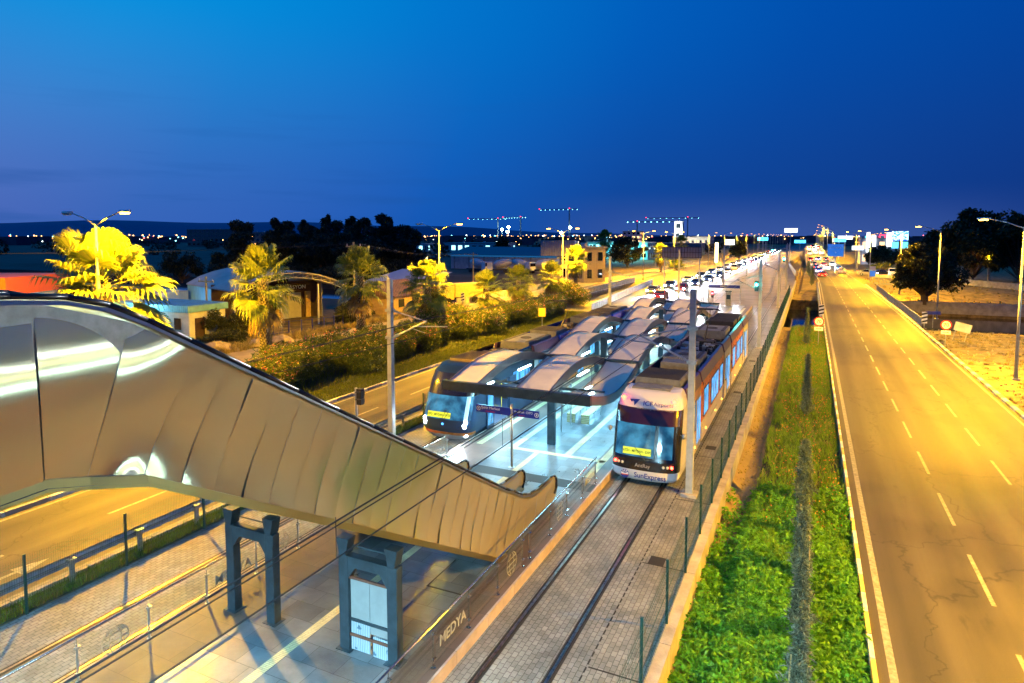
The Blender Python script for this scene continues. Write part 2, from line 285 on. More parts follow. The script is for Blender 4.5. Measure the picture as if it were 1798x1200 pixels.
def lamp(kind, name, loc, power, color, parent=None, size=.3, rot=(0, 0, 0), spot=150, blend=.6, sy=None):
    d = bpy.data.lights.new(name, kind); d.energy = power; d.color = color
    if kind == 'SPOT': d.spot_size = R(spot); d.spot_blend = blend; d.shadow_soft_size = size
    elif kind == 'AREA':
        d.size = size
        if sy: d.shape = 'RECTANGLE'; d.size_y = sy
        if name == 'soffit_light': d.spread = R(95)
    else: d.shadow_soft_size = size
    o = bpy.data.objects.new(name, d); col.objects.link(o); o.location = loc; o.rotation_euler = rot
    if parent: o.parent = parent
    return o
def _at(s, p):
    s.v = [(a - p[0], b - p[1], c - p[2]) for a, b, c in s.v]; return s
MB.at = _at
# ================================================================ ground, roads, tracks
def interp(pts, t):
    if t <= pts[0][0]: return pts[0][1]
    for (a, u), (b, w) in zip(pts, pts[1:]):
        if t <= b: return u + (w - u) * (t - a) / (b - a)
    return pts[-1][1]
TR = [(78, 0), (82, -1.5), (86, -3.3), (119, -3.3), (119.1, -1.15), (128, -.9), (133, -.2), (134, 0)]
VG = [(-2.72, 0), (-2.70, -.55), (-2.3, -.78), (-1.9, -.8), (-1.5, -.42), (1.5, -.16), (1.56, 0)]
def gh(x, y):
    t = interp(TR, y); v = interp(VG, x) if -2.75 < x < 1.6 else 0
    return -.06 + (min(t, v) if t < -.01 else v)
def sheet(name, xs, ys, zf, m, kind='structure'):
    b = MB(); n = len(xs)
    b.v = [(x, y, zf(x, y)) for y in ys for x in xs]
    for j in range(len(ys) - 1):
        for i in range(n - 1): a = j * n + i; b.f.append((a, a + 1, a + n + 1, a + n)); b.m.append(0)
    o = b.build(name, m); o['kind'] = kind; return o
xs = [-5000, -1500, -500, -200, -100, -60, -43, -34, -25, -18.8, -10, -2.73, -2.71, -2.69, -2.3, -1.9, -1.5, -.7, .3, 1.45, 1.57, 5, 10.8, 20, 40, 80, 200, 800, 5000]
ys = [-80, -20, 0, 20, 40, 60, 70, 78, 80, 82, 84, 86, 95, 105, 118.9, 119, 119.12, 124, 128, 131, 133, 134.5, 150, 200, 300, 500, 1000, 2500, 7000]
def rgn():
    m = bpy.data.materials.new('terrain'); m.use_nodes = True; nt = m.node_tree; N = nt.nodes; L = nt.links; b = N['Principled BSDF']; b.inputs['Roughness'].default_value = .95
    tc = N.new('ShaderNodeTexCoord')
    def ns(s, d=6):
        n = N.new('ShaderNodeTexNoise'); n.inputs['Scale'].default_value = s; n.inputs['Detail'].default_value = d; n.inputs['Roughness'].default_value = .65; L.new(tc.outputs['Object'], n.inputs[0]); return n.outputs[0]
    def rp(src, a, ca, bb, cb):
        r = N.new('ShaderNodeValToRGB'); r.color_ramp.elements[0].position = a; r.color_ramp.elements[0].color = (*ca, 1); r.color_ramp.elements[1].position = bb; r.color_ramp.elements[1].color = (*cb, 1); L.new(src, r.inputs[0]); return r.outputs[0]
    dry = rp(ns(.9), .35, (.075, .06, .02), .62, (.26, .19, .07))
    dark = rp(ns(.05), .35, (.03, .032, .024), .65, (.07, .062, .045))
    sep = N.new('ShaderNodeSeparateXYZ'); L.new(tc.outputs['Object'], sep.inputs[0])
    f = rp(ns(.12, 3), .38, (0, 0, 0), .6, (1, 1, 1))
    g1 = N.new('ShaderNodeMapRange'); g1.inputs[1].default_value = -62; g1.inputs[2].default_value = -50; L.new(sep.outputs[0], g1.inputs[0])
    mx = N.new('ShaderNodeMix'); mx.data_type = 'RGBA'; L.new(g1.outputs[0], mx.inputs[0]); L.new(dark, mx.inputs[6]); L.new(dry, mx.inputs[7])
    L.new(mx.outputs[2], b.inputs['Base Color'])
    bp = N.new('ShaderNodeBump'); bp.inputs['Strength'].default_value = .7; bp.inputs['Distance'].default_value = .08; L.new(ns(3), bp.inputs['Height']); L.new(bp.outputs[0], b.inputs['Normal']); return m
sheet('ground', xs, ys, gh, rgn())
sheet('ditch', [-2.68, -2.3, -1.9, -1.7], [2, 20, 40, 60, 70, 77.5], lambda x, y: gh(x, y) + .01, m_dirt)
sheet('verge', [-1.7, -1.5, -.7, .3, 1.44], [2, 20, 40, 60, 70, 77.5], lambda x, y: gh(x, y) + .006, m_grassbed)
b = MB(); b.quad((-700, 79, -2.9), (700, 79, -2.9), (700, 119.05, -2.9), (-700, 119.05, -2.9)); tag(b.build('water', m_water), kind='structure')
RL = [(0, 1.72), (150, 1.72), (251, -1.3), (330, -2.3), (345, -2.3), (460, -3.5)]
RR = [(0, 10.45), (95, 10.4), (145, 9.9), (180, 9.0), (226, 8.2), (270, 5.6), (330, 3.7), (345, 3.7), (460, 3.0)]
RZ = [(232, 0), (255, .5), (300, 3.2), (325, 4.2), (350, 4.2), (400, 2), (450, 0)]
def strip(name, fl, fr, ys, zf, m, kind='structure'):
    b = MB()
    for a, c in zip(ys, ys[1:]): b.quad((fl(a), a, zf(a)), (fr(a), a, zf(a)), (fr(c), c, zf(c)), (fl(c), c, zf(c)))
    o = b.build(name, m); return tag(o, kind=kind)
YS = [-40, 0, 40, 80, 110, 145, 150, 180, 200, 226, 232, 240, 251, 262, 270, 285, 300, 312, 325, 330, 345, 350, 375, 400, 425, 450, 700, 1500]
rz = lambda y: interp(RZ, y)
strip('right_road', lambda y: interp(RL, y) - .12, lambda y: interp(RR, y) + .02, YS, rz, m_asph2)
mk = MB()
def line(x0, y0, y1, w=.14, xf=None, zf=rz, step=15, z=.005):
    y = y0
    while y < y1 - .01:
        e = min(y1, y + step); xa = x0 + (xf(y) if xf else 0); xb = x0 + (xf(e) if xf else 0)
        mk.quad((xa - w / 2, y, zf(y) + z), (xa + w / 2, y, zf(y) + z), (xb + w / 2, e, zf(e) + z), (xb - w / 2, e, zf(e) + z)); y = e
line(.22, -10, 345, .17, lambda y: interp(RL, y)); line(-.25, -10, 345, .13, lambda y: interp(RR, y))
y = 9.6
while y < 320:
    f = .33; g = .64
    for t in (.335, .645):
        x = interp(RL, y) * (1 - t) + interp(RR, y) * t; line(x, y, y + 3.0, .11, step=3)
    y += 5.15
tag(mk.build('road_marking', m_line), kind='structure')
# ramp walls of the far flyover
b = MB()
for xf, sg in ((RL, -1), (RR, 1)):
    for a, c in zip(YS, YS[1:]):
        if 225 < a < 450:
            x0 = interp(xf, a) + sg * .1; x1 = interp(xf, c) + sg * .1
            b.quad((x0, a, -.2), (x1, c, -.2), (x1, c, rz(c) + .8), (x0, a, rz(a) + .8)); b.quad((x0 + sg * .25, a, -.2), (x1 + sg * .25, c, -.2), (x1 + sg * .25, c, rz(c) + .8), (x0 + sg * .25, a, rz(a) + .8))
            b.quad((x0, a, rz(a) + .8), (x1, c, rz(c) + .8), (x1 + sg * .25, c, rz(c) + .8), (x0 + sg * .25, a, rz(a) + .8))
tag(b.build('flyover', m_conc), kind='structure')
# kerbs
def kerb(name, pts, w, h, m, blk=1.0):
    b = MB()
    for (xa, ya), (xb, yb) in zip(pts, pts[1:]):
        n = max(1, int(abs(yb - ya) / blk)); 
        for i in range(n):
            t, u = i / n, (i + 1) / n; y0 = ya + (yb - ya) * t + .012; y1 = ya + (yb - ya) * u - .012; x = xa + (xb - xa) * (t + u) / 2; b.k = i % 2
            b.box(x - w / 2, x + w / 2, y0, y1, -.12, h, .01)
    return tag(b.build(name, m), kind='structure')
m_kw = mat('kerb_white', (.72, .70, .62), .6, var=.25, vs=4); m_ky = mat('kerb_yellow', (.62, .47, .12), .6, var=.3, vs=4)
kerb('kerb', [(10.6, 5), (10.55, 95), (10.05, 145)], .26, .15, [m_kw, m_ky])
kerb('kerb', [(1.56, 2), (1.56, 150)], .12, .12, [m_kw, m_ky])
LR = [(0, -18.95), (95, -18.95), (116, -18.3), (149, -17.6), (371, -16.6), (900, -16)]
LL = [(0, -24.95), (55, -24.95), (75, -25.2), (110, -29.5), (160, -30.5), (200, -29), (360, -25), (900, -24.5)]
YL = [-40, 0, 30, 55, 75, 95, 110, 116, 130, 149, 160, 200, 250, 300, 371, 600, 900, 1500]
strip('left_road', lambda y: interp(LL, y), lambda y: interp(LR, y), YL, lambda y: 0, m_asph2)
mk = MB(); z0 = lambda y: 0
line(-.2, -10, 500, .15, lambda y: interp(LR, y), z0); line(.25, -10, 120, .15, lambda y: interp(LL, y), z0)
y = 1.2
while y < 240: line(0, y, y + 3, .14, lambda t: (interp(LR, t) * .5 + interp(LL, t) * .5), z0, 3); y += 6.2
line(-.75, -10, 60, .1, lambda y: interp(LR, y), z0)
# painted arrow on the near lane
M0 = Matrix.Translation((-20.5, 9.6, .006))
for tri in ([(-.07, -1.6), (.07, -1.6), (.07, .4), (-.07, .4)], [(-.3, .4), (.3, .4), (.0, 1.3), (0, 1.3)]): mk.quad(*[tuple(M0 @ Vector((p[0], p[1], 0))) for p in tri])
tag(mk.build('road_marking', m_line), kind='structure')
kerb('kerb', [(-25.1, 2), (-25.1, 62), (-25.4, 76)], .2, .14, [m_kw, m_conc], 1.4)
kerb('kerb', [(-18.8, -5), (-18.8, 95)], .16, .1, [m_conc, m_conc], 2)
strip('grass_verge', lambda y: -34.4, lambda y: -25.2, [0, 40, 78], lambda y: .012, m_grassbed)
strip('grass_verge', lambda y: -18.72, lambda y: -17.98, [-5, 40, 78], lambda y: .012, m_grassbed)
strip('service_road', lambda y: -43.2 if y > 30 else -43.5, lambda y: -35.2, [-20, 30, 78, 130, 190, 260], lambda y: .01, mat('sandy_road', (.40, .33, .20), .85, c2=(.24, .19, .11), vs=.35, bump=.5, bs=8))
sheet('canal_bridge', [-44.5, -33.8], [76.5, 135], lambda x, y: .004, m_conc)
for nm, x0, x1, y0, y1 in (('bridge_deck', -31, -2.70, 74, 135), ('bridge_deck', 1.45, 10.95, 74, 135), ('bridge_deck', -44.5, -33.8, 76, 135)):
    tag(MB().box(x0, x1, y0, y1, -1.0, -.012).build(nm, m_conc_d), kind='structure')
# paved tramway bed
TL = [(0, -17.96), (80, -17.96), (110, -17.3), (150, -16.6), (1500, -15)]
TRR = [(0, -2.97), (160, -3.05), (230, -6.4), (300, -4), (1500, -4)]
strip('track_paving', lambda y: interp(TL, y), lambda y: interp(TRR, y), [-30, 0, 30, 60, 80, 92], lambda y: 0, m_cob)
strip('track_bed', lambda y: interp(TL, y), lambda y: interp(TRR, y), [92, 110, 135, 150, 160, 200, 230, 260, 300, 500, 1400], lambda y: 0, mat('track_concrete', (.20, .17, .16), .8, var=.3, vs=.4, bump=.4, bs=20))
CR = lambda y: interp([(0, -5.65), (95, -5.65), (121, -5.5), (150, -6.6), (200, -8), (240, -8.4), (1400, -8.4)], y)
CL = lambda y: interp([(0, -15.30), (95, -15.2), (118, -13.6), (156, -11.9), (200, -12), (1400, -12)], y)
rb = MB(); gr = MB()
YT = [-30, 0, 30, 60, 95, 105, 121, 135, 150, 175, 200, 240, 400, 700]
for cf in (CR, CL):
    for dx in (-.72, .72):
        for a, c in zip(YT, YT[1:]):
            xa, xb = cf(a) + dx, cf(c) + dx; sg = 1 if dx < 0 else -1
            gr.quad((xa - .10, a, .004), (xa + .12, a, .004), (xb + .12, c, .004), (xb - .10, c, .004))
            rb.box(xa - .035, xa + .035, a, c, .0, .014) if abs(xa - xb) < .001 else rb.quad((xa - .035, a, .012), (xa + .035, a, .012), (xb + .035, c, .012), (xb - .035, c, .012))
tag(gr.build('rail_groove', m_groove), kind='structure'); tag(rb.build('rail', m_rail), kind='structure')
b = MB()
for i in range(260): b.quad(*[(x, y, .004) for x, y in ((-4.31, i * .3), (-4.27, i * .3), (-4.27, i * .3 + .2), (-4.31, i * .3 + .2))])
for y in (18.2, 29.5, 41, 52): b.quad((-4.1, y, .005), (-3.65, y, .005), (-3.65, y + .55, .005), (-4.1, y + .55, .005))
for i in range(14): y = 8 + i * 5.1; b.quad((-4.25, y, .0045), (-3.0, y, .0045), (-3.0, y + .05, .0045), (-4.25, y + .05, .0045))
tag(b.build('drain_slot', m_groove), kind='structure')
tag(MB().box(-8.9, -7.0, -30, 95, -.3, .02).build('platform_footing', m_conc_d), kind='structure')
# platform
b = MB(); b.box(-14.0, -7.0, -30, 91, -.2, .292); tag(b.build('platform', m_conc), kind='structure')
def flat(name, x0, x1, y0, y1, z, m): return tag(MB().quad((x0, y0, z), (x1, y0, z), (x1, y1, z), (x0, y1, z)).build(name, m), kind='structure')
flat('platform_paving', -12.3, -7.85, -30, 91, .298, m_tile)
m_gran = brick('granite_slabs', (.13, .085, .068), (.09, .065, .055), (.04, .03, .028), 1, 1.2, .75, .005, .6, bump=.15, blotch=.45, vs=.6)
flat('platform_paving', -13.98, -12.3, -30, 91, .298, m_gran); flat('platform_paving', -7.85, -7.02, -30, 91, .298, m_gran)
for x0, x1, y0, y1 in ((-10.62, -10.38, -10, 25.0), (-11.6, -7.5, 25.0, 25.28), (-9.35, -9.05, 25.28, 88), (-7.75, -7.45, 23.2, 88), (-13.5, -13.2, 25, 88), (-11.9, -11.6, 25.0, 88)):
    flat('tactile_paving', x0, x1, y0, y1, .303, m_tact)
b = MB()
for i in range(60):
    y = i * 1.55 - 2; b.box(-7.03, -6.97, y, y + 1.53, -.05, .312); b.box(-14.03, -13.97, y, y + 1.53, -.05, .312)
tag(b.build('platform_edge', m_stone), kind='structure')
b = MB()
for (x0, y0), (x1, y1) in (((-9.07, 13.99), (-9.07, 15.5)), ((-9.07, 13.99), (-8.0, 14.0)), ((-12.3, 22.6), (-7.1, 21.9))):
    b.box(min(x0, x1) - .02, max(x0, x1) + .02, min(y0, y1) - .02, max(y0, y1) + .02, .3, .3045)
tag(b.build('drain_slot', m_groove), kind='structure')
# far hills across the plain
b = MB(); pr = []
rnd = random.Random(3)
for i in range(61):
    a = R(-75 + i * 2.0); d = 6500; h = 95 * math.exp(-((i - 8) / 9.) ** 2) + 75 * math.exp(-((i - 19) / 8.) ** 2) + 28 + 10 * math.sin(i * .9)
    h *= 1 if i < 26 else max(.2, 1 - (i - 26) * .08)
    pr.append((math.sin(a) * d, math.cos(a) * d, h))
b.loft([[(x * .8, y * .8, -5) for x, y, h in pr], [(x * .9, y * .9, h * .6 + 6) for x, y, h in pr], [(x, y, h * 1.0) for x, y, h in pr], [(x * 1.3, y * 1.3, -5) for x, y, h in pr]], cap=False, closed=False)
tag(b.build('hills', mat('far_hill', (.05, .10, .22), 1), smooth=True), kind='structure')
# ================================================================ escalators
EX = -8.65
def escalator():
    O = (EX, 16.0, .3); t = thing('escalator', 'steel clad escalator, golden reflections tinted in, nearest the camera, its lower end between the glass fences', 'escalator', O, group='covered escalators down from the footbridge')
    P = [((.35, 8.86), (4.22, 8.93), (.35, 6.72), (4.22, 6.86)), ((4.22, 8.93), (5.35, 8.57), (4.22, 6.86), (4.71, 6.72)), ((5.35, 8.57), (6.27, 8.03), (4.71, 6.72), (5.38, 6.53))]
    T = [(6.27, 8.03)]; B = [(5.38, 6.53)]
    for k in range(1, 21): T.append((6.27 + .52 * k, 8.03 - .3 * k)); B.append((5.38 + .52 * k, 6.53 - .302 * k))
    T += [(17.15, 1.77), (17.7, 1.47), (18.3, 1.24), (19.0, 1.14), (19.8, 1.12), (20.5, 1.12)]; B += [(16.35, .36), (17.0, .36), (17.75, .36), (18.7, .36), (19.7, .36), (20.4, .36)]
    for i in range(len(T) - 1): P.append((T[i], T[i + 1], B[i], B[i + 1]))
    rnd = random.Random(5)
    for k, (a, b, c, d) in enumerate(P):
        m = MB(); nu, nv = 12, 28; H = 1.75; ph = rnd.uniform(-.3, .3); bl = rnd.uniform(.010, .018)
        W = math.dist(a, b); ry, rt = rnd.uniform(-.016, .016), rnd.uniform(-.022, .022)
        for j in range(nv + 1):
            s = j / nv
            for i in range(nu + 1):
                u = i / nu; uu = .006 + u * .988; ss = .002 + s * .996
                ty = a[0] + (b[0] - a[0]) * uu; tz = a[1] + (b[1] - a[1]) * uu
                by = c[0] + (d[0] - c[0]) * uu; bz = c[1] + (d[1] - c[1]) * uu
                g = u if k == 2 else (0 if k < 2 else 1)                     # 0 on the landing, 1 on the slope
                xl = -.17 * max(0, .62 - s) ** 2 + .006 * math.sin(2.2 * u + k) * s + .010 * (1 - (2 * u - 1) ** 2) * (1 - s)
                xs = .44 * max(0, s - .58) ** 2 * (1 if k < 25 else .3) + bl * .5 * (1 - (2 * u - 1) ** 2) * (.25 + .9 * s) * min(1, W / .5) + .0015 * math.sin(7 * s + ph * 9)
                g = g * g * (3 - 2 * g); x = xl * (1 - g) + xs * g + ry * (u - .5) * W + rt * (s - .5) * H
                m.v.append((-7.96 + x - O[0], ty + (by - ty) * ss - O[1], tz + (bz - tz) * ss - O[2]))
        for j in range(nv):
            for i in range(nu): q = j * (nu + 1) + i; m.f.append((q, q + nu + 1, q + nu + 2, q + 1)); m.m.append(0)
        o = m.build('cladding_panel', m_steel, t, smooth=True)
    # far cladding, inner walls, soffit
    m = MB(); top = [(.35, 8.86), (4.22, 8.93), (5.35, 8.57)] + T; bot = [(.35, 6.72), (4.22, 6.86), (4.71, 6.72)] + B
    for i in range(len(top) - 1):
        for x in (-9.34,): m.quad((x, *top[i]), (x, *top[i + 1]), (x, *bot[i + 1]), (x, *bot[i]))
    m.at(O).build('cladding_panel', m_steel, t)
    m = MB()
    for i in range(len(top) - 1):
        (ta, tb_), (ba, bb) = (top[i], top[i + 1]), (bot[i], bot[i + 1]); m.quad((-8.0, *ta), (-8.0, *tb_), (-7.985, *bb), (-7.985, *ba))
    m.at(O).build('seam_glint_sheet', m_galv, t)  # pale sheet behind the gaps imitates seam edges catching light
    m = MB()
    for i in range(len(bot) - 1): m.quad((-9.33, bot[i][0], bot[i][1] - .09), (-9.33, bot[i + 1][0], bot[i + 1][1] - .09), (-7.88, bot[i + 1][0], bot[i + 1][1] - .09), (-7.88, bot[i][0], bot[i][1] - .09))
    m.at(O).build('soffit', mat('soffit_grey', (.1, .1, .1), .6), t)
    m = MB()
    for i in range(len(bot) - 1):
        x0 = -7.93 if i < 3 else -7.82; x1 = -7.93 if i < 2 else -7.82; (y0, z0_), (y1, z1_) = bot[i], bot[i + 1]
        if y1 > 16.4: break
        m.quad((x0, y0, z0_ + .012), (x1, y1, z1_ + .012), (x1 + .03, y1, z1_ - .14), (x0 + .03, y0, z0_ - .14)); m.quad((x0 + .03, y0, z0_ - .14), (x1 + .03, y1, z1_ - .14), (-8.12, y1, z1_ - .14), (-8.12, y0, z0_ - .14))
        m.quad((x0, y0, z0_ + .012), (x1, y1, z1_ + .012), (-8.06, y1, z1_ + .02), (-8.06, y0, z0_ + .02))
    m.at(O).build('bottom_trim', mat('gold_tinted_trim', (.50, .40, .16), .32, 1), t)  # golden reflection put into the trim's own colour
    # smooth top line for the handrails
    HL = [(.35, 8.99), (3.2, 9.03), (4.0, 9.02), (4.6, 8.96), (5.1, 8.82), (5.6, 8.57), (6.24, 8.20)] + [(6.24 + 1.04 * k, 8.20 - .6 * k) for k in range(1, 11)] + [(17.2, 1.92), (17.9, 1.55), (18.5, 1.35), (19.2, 1.27), (20.2, 1.26), (20.6, 1.22), (20.85, 1.08), (20.92, .88), (20.86, .66), (20.7, .52)]
    for x in (-8.02, -9.27):
        m = MB(); m.path([(x, y, z) for y, z in HL], .038, 10); m.at(O).build('handrail', m_black, t, smooth=True)
        m = MB()
        for (y0, za), (y1, zb) in zip(HL[:-5], HL[1:-5]):
            m.quad((x + .045, y0, za - .05), (x + .045, y1, zb - .05), (x + .055, y1, zb - .10), (x + .055, y0, za - .10)); m.quad((x - .07, y0, za - .13), (x - .07, y1, zb - .13), (x - .05, y1, zb - .02), (x - .05, y0, za - .02))
        m.at(O).build('handrail_track', mat('track_steel', (.45, .43, .40), .35, 1), t)
        m = MB(); n = len(HL)
        for (y0, za), (y1, zb) in zip(HL[:-1], HL[1:]):
            g = lambda y: max(.35, interp([(0, 6.9), (4.5, 6.9), (16.1, .35)], y))
            if y1 >= y0: m.quad((x - .03, y0, za - .02), (x - .03, y1, zb - .02), (x - .03, y1, g(y1)), (x - .03, y0, g(y0)))
        m.poly([(x - .03, 20.0, .35)] + [(x - .03, y, z) for y, z in HL[-6:]])
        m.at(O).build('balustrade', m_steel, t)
    # steps
    m = MB(); y, z = 4.2, 7.9
    m.box(-9.2, -8.1, .35, 4.2, 7.8, 7.9)
    while z > .5: m.box(-9.18, -8.12, y, y + .36, z - .5, z - .03); y += .364; z -= .21
    m.box(-9.18, -8.12, y, 20.9, .3, .33)
    m.at(O).build('steps', mat('step_metal', (.12, .12, .12), .45, .6), t)
    m = MB(); m.box(-9.1, -8.2, 20.2, 20.9, .331, .345); m.at(O).build('landing_plate', m_stain, t)
    return t
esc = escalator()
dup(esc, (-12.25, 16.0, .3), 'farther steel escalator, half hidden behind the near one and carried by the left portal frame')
# ---------------------------------------------------------------- portal frames
def portal(x, label):
    t = thing('portal_frame', label, 'portal frame', (x, 11.05, .3), group='dark steel portals under the escalators')
    for s in (-1, 1):
        MB().box(s * .66 - .13, s * .66 + .13, -.11, .11, 0, 2.2).build('leg', m_dgrey, t, bev=.01)
        MB().box(s * .66 - .2, s * .66 + .2, -.18, .18, .002, .02).build('base_plate', m_dgrey, t)
        b = MB(); b.prism([(s * .66 - .17, 2.62), (s * .66 + .17, 2.62), (s * .66 + .09, 2.24), (s * .66 - .09, 2.24)], 'y', -.13, .13); b.build('bracket', m_dgrey, t)
    b = MB(); b.prism([(-.8, 1.98), (-.8, 2.22), (.8, 2.22), (.8, 1.98), (.53, 1.8), (.53, 1.72), (.52, 1.72), (.33, 1.98), (-.33, 1.98), (-.52, 1.72), (-.53, 1.72), (-.53, 1.8)], 'y', -.10, .10); b.build('cross_beam', m_dgrey, t)
    MB().tube((-.7, .1, 2.38), (.7, .1, 2.38), .02).build('tie_bar', m_dgrey, t)
    return t
portal(-12.25, 'left dark steel portal frame with two open legs beneath the escalators')
p2 = portal(-8.67, 'right dark steel portal frame closed in with white and patterned boards')
m_pat = brick('printed_sheet', (.40, .46, .50), (.34, .42, .47), (.07, .14, .20), 1, .05, .03, .006, .5, bump=.1, blotch=.15)
bd = MB().box(-.52, .0, -.03, .01, .75, 1.72).build('board', mat('white_board', (.26, .28, .28), .5, var=.1), p2); MB().box(.01, .52, -.03, .01, .5, 1.66).build('board', MATS['white_board'], p2)
for a, c, z0_, z1_ in ((-.52, .0, .02, .70), (.08, .52, -.0, .46)): 
    o = MB().quad((a, -.035, z0_), (c, -.035, z0_), (c, -.035, z1_), (a, -.035, z1_))
    n = len(o.v); o.box(a, c, -.033, .01, z0_, z1_); o.build('printed_board', m_pat, p2)
for z_, mm in ((.74, m_dgrey), (.38, mat('rusty_bar', (.13, .05, .03), .8, var=.3)), (1.72, MATS['rusty_bar'])): MB().box(-.54, .54, -.07, -.036, z_ - .03, z_ + .03).build('rail', mm, p2)
# ---------------------------------------------------------------- glass fences
def glass_fence(x, ys, label, marks, h=.95):
    t = thing('glass_fence', label, 'glass fence', (x, ys[0], .3))
    for i, y in enumerate(ys):
        b = MB(); b.tube((0, y - ys[0], 0), (0, y - ys[0], h - .12), .024, None, 10); b.tube((0, y - ys[0], h - .12), (0, y - ys[0], h), .012, None, 6); b.lathe([(.06, 0), (.06, .012), (.03, .02)], 12, (0, y - ys[0], 0))
        for z_ in (.18, h - .2): b.box(-.02, .05, y - ys[0] - .06, y - ys[0] + .06, z_, z_ + .03)
        b.build('post', m_stain if x > -10 else m_galv, t)
    for a, c in zip(ys, ys[1:]):
        if c - a > 1: MB().quad((.035, a - ys[0] + .05, .1), (.035, c - ys[0] - .05, .1), (.035, c - ys[0] - .05, h - .08), (.035, a - ys[0] + .05, h - .08)).build('glass_panel', m_glass, t)
    MB().tube((0, -.1, h + .02), (0, ys[-1] - ys[0] + .12, h + .02), .026, None, 10).build('handrail', m_stain, t, smooth=True)
    for y, k in marks:
        M = frame((.045, y - ys[0], .48), (0, 1, 0), (0, 0, 1))
        if k == 'T': text('MEDYA', .36, m_etch, M, 'etched_lettering', t, .0005, True)
        else:
            b = MB(); rr = .3
            def arc(f, n=16):
                pts = [f(i / n) for i in range(n + 1)]
                for p, q in zip(pts, pts[1:]):
                    d = (Vector(q) - Vector(p)).normalized(); w = Vector((0, -d.z, d.y)) * .012; b.quad(Vector(p) + w, Vector(q) + w, Vector(q) - w, Vector(p) - w)
            c0 = (.046, y - ys[0], .48)
            for sx in (-1, -.45, .45, 1): arc(lambda u, sx=sx: (c0[0], c0[1] + sx * rr * math.sin(math.pi * (u * .8 + .1)), c0[2] - rr * math.cos(math.pi * (u * .8 + .1))))
            for zz in (-.5, 0, .5): w = math.sqrt(1 - zz * zz) * rr; arc(lambda u, zz=zz, w=w: (c0[0], c0[1] - w + 2 * w * u, c0[2] + zz * rr), 4)
            b.build('etched_globe', m_etch, t)
glass_fence(-7.17, [4.9, 6.5, 8.1, 9.65, 11.27, 12.86, 14.42, 16.0, 16.5, 18.1, 19.65, 21.25, 22.78], 'glass fence with stainless handrail along the right platform edge beside the cobbled track', [(12.05, 'T'), (15.2, 'G'), (8.9, 'G'), (18.9, 'G'), (22.0, 'T')])
glass_fence(-13.72, [3.0, 4.6, 6.15, 7.72, 9.32, 10.9, 12.5, 14.1, 15.7, 17.3, 18.9, 20.5, 22.8], 'glass fence along the left platform edge passing behind the open portal frame', [(8.5, 'G'), (11.7, 'T'), (13.4, 'G'), (22.0, 'T')])
# ---------------------------------------------------------------- canopy
CA = 0.6; PER = 15.15
zA = lambda y: 3.52 + CA * math.cos(2 * math.pi * (y - 26.9) / PER); zB = lambda y: 3.52 - CA * math.cos(2 * math.pi * (y - 26.9) / PER)
can = thing('platform_canopy', 'wavy ribbon canopy of pale metal strips over the tram platform', 'canopy', (-10.65, 42, .3)); CO = (-10.65, 42, .3)
m_rib = mat('ribbon_metal', (.80, .73, .57), .5, 0, var=.12, vs=.8); m_ribu = mat('ribbon_soffit', (.68, .70, .68), .5)
m_fas = mat('fascia_grey', (.20, .18, .17), .38, .6, var=.15)
STR = [(-13.8, -12.42, zA), (-12.27, -10.8, zB), (-10.66, -9.2, zA), (-9.08, -7.5, zB)]
NY = [23.0 + i * (60.7 - 23.0) / 96 for i in range(97)]
for x0, x1, zf in STR:
    m = MB(); n = 9
    for y in NY:
        for i in range(n): u = i / (n - 1); m.v.append((x0 + (x1 - x0) * u, y, zf(y) - .035 * (2 * u - 1) ** 2 * 0 - (.03 if 0 < i < n - 1 else 0)))
    for j in range(96):
        for i in range(n - 1): q = j * n + i; m.f.append((q, q + 1, q + n + 1, q + n)); m.m.append(0)
    m.at(CO).build('roof_ribbon', m_rib, can, smooth=True)
    m = MB()
    for a, c in zip(NY[::2], NY[2::2]): m.quad((x0 + .06, a, zf(a) - .16), (x1 - .06, a, zf(a) - .16), (x1 - .06, c, zf(c) - .16), (x0 + .06, c, zf(c) - .16))
    m.at(CO).build('ribbon_soffit', m_ribu, can, smooth=True)
    m = MB()
    for y in NY[8::12]: m.quad((x0 + .05, y - .012, zf(y - .012) - .027), (x1 - .05, y - .012, zf(y - .012) - .027), (x1 - .05, y + .012, zf(y + .012) - .027), (x0 + .05, y + .012, zf(y + .012) - .027))
    m.at(CO).build('joint_strip', m_blackm, can)
    for x, s in ((x0, -1), (x1, 1)):
        m = MB(); rr = []
        for y in NY: z = zf(y); rr.append([(x - .035, y, z + .025), (x + .035, y, z + .025), (x + .035, y, z - .34), (x - .035, y, z - .34)])
        m.loft(rr); m.at(CO).build('edge_beam', m_fas, can)
for k in range(6):
    y = 23.0 + k * PER / 2 - (0 if k else .0)
    if y > 60.9: y = 60.6
    MB().box(-13.85, -7.45, y - .1, y + .1, 3.24, 3.56).at(CO).build('cross_beam', m_dgrey, can)
MB().box(-13.95, -7.4, 22.78, 23.0, 3.22, 3.62).at(CO).build('front_beam', m_dgrey, can, bev=.008)
for y in (26.3, 34.3, 41.9, 49.4, 57.0):
    MB().box(-10.53, -10.17, y - .09, y + .09, .3, zB(y) - .1).at(CO).build('column', m_dgrey, can, bev=.01)
    if y > 30: MB().box(-8.1, -7.8, y - .12, y + .12, .3, zB(y) - .2).at(CO).build('column', m_dgrey, can); MB().box(-13.3, -13.0, y - .12, y + .12, .3, zA(y) - .2).at(CO).build('column', m_dgrey, can)
    MB().box(-13.2, -7.9, y - .06, y + .06, 2.86, 2.98).at(CO).build('bracing_bar', m_dgrey, can)
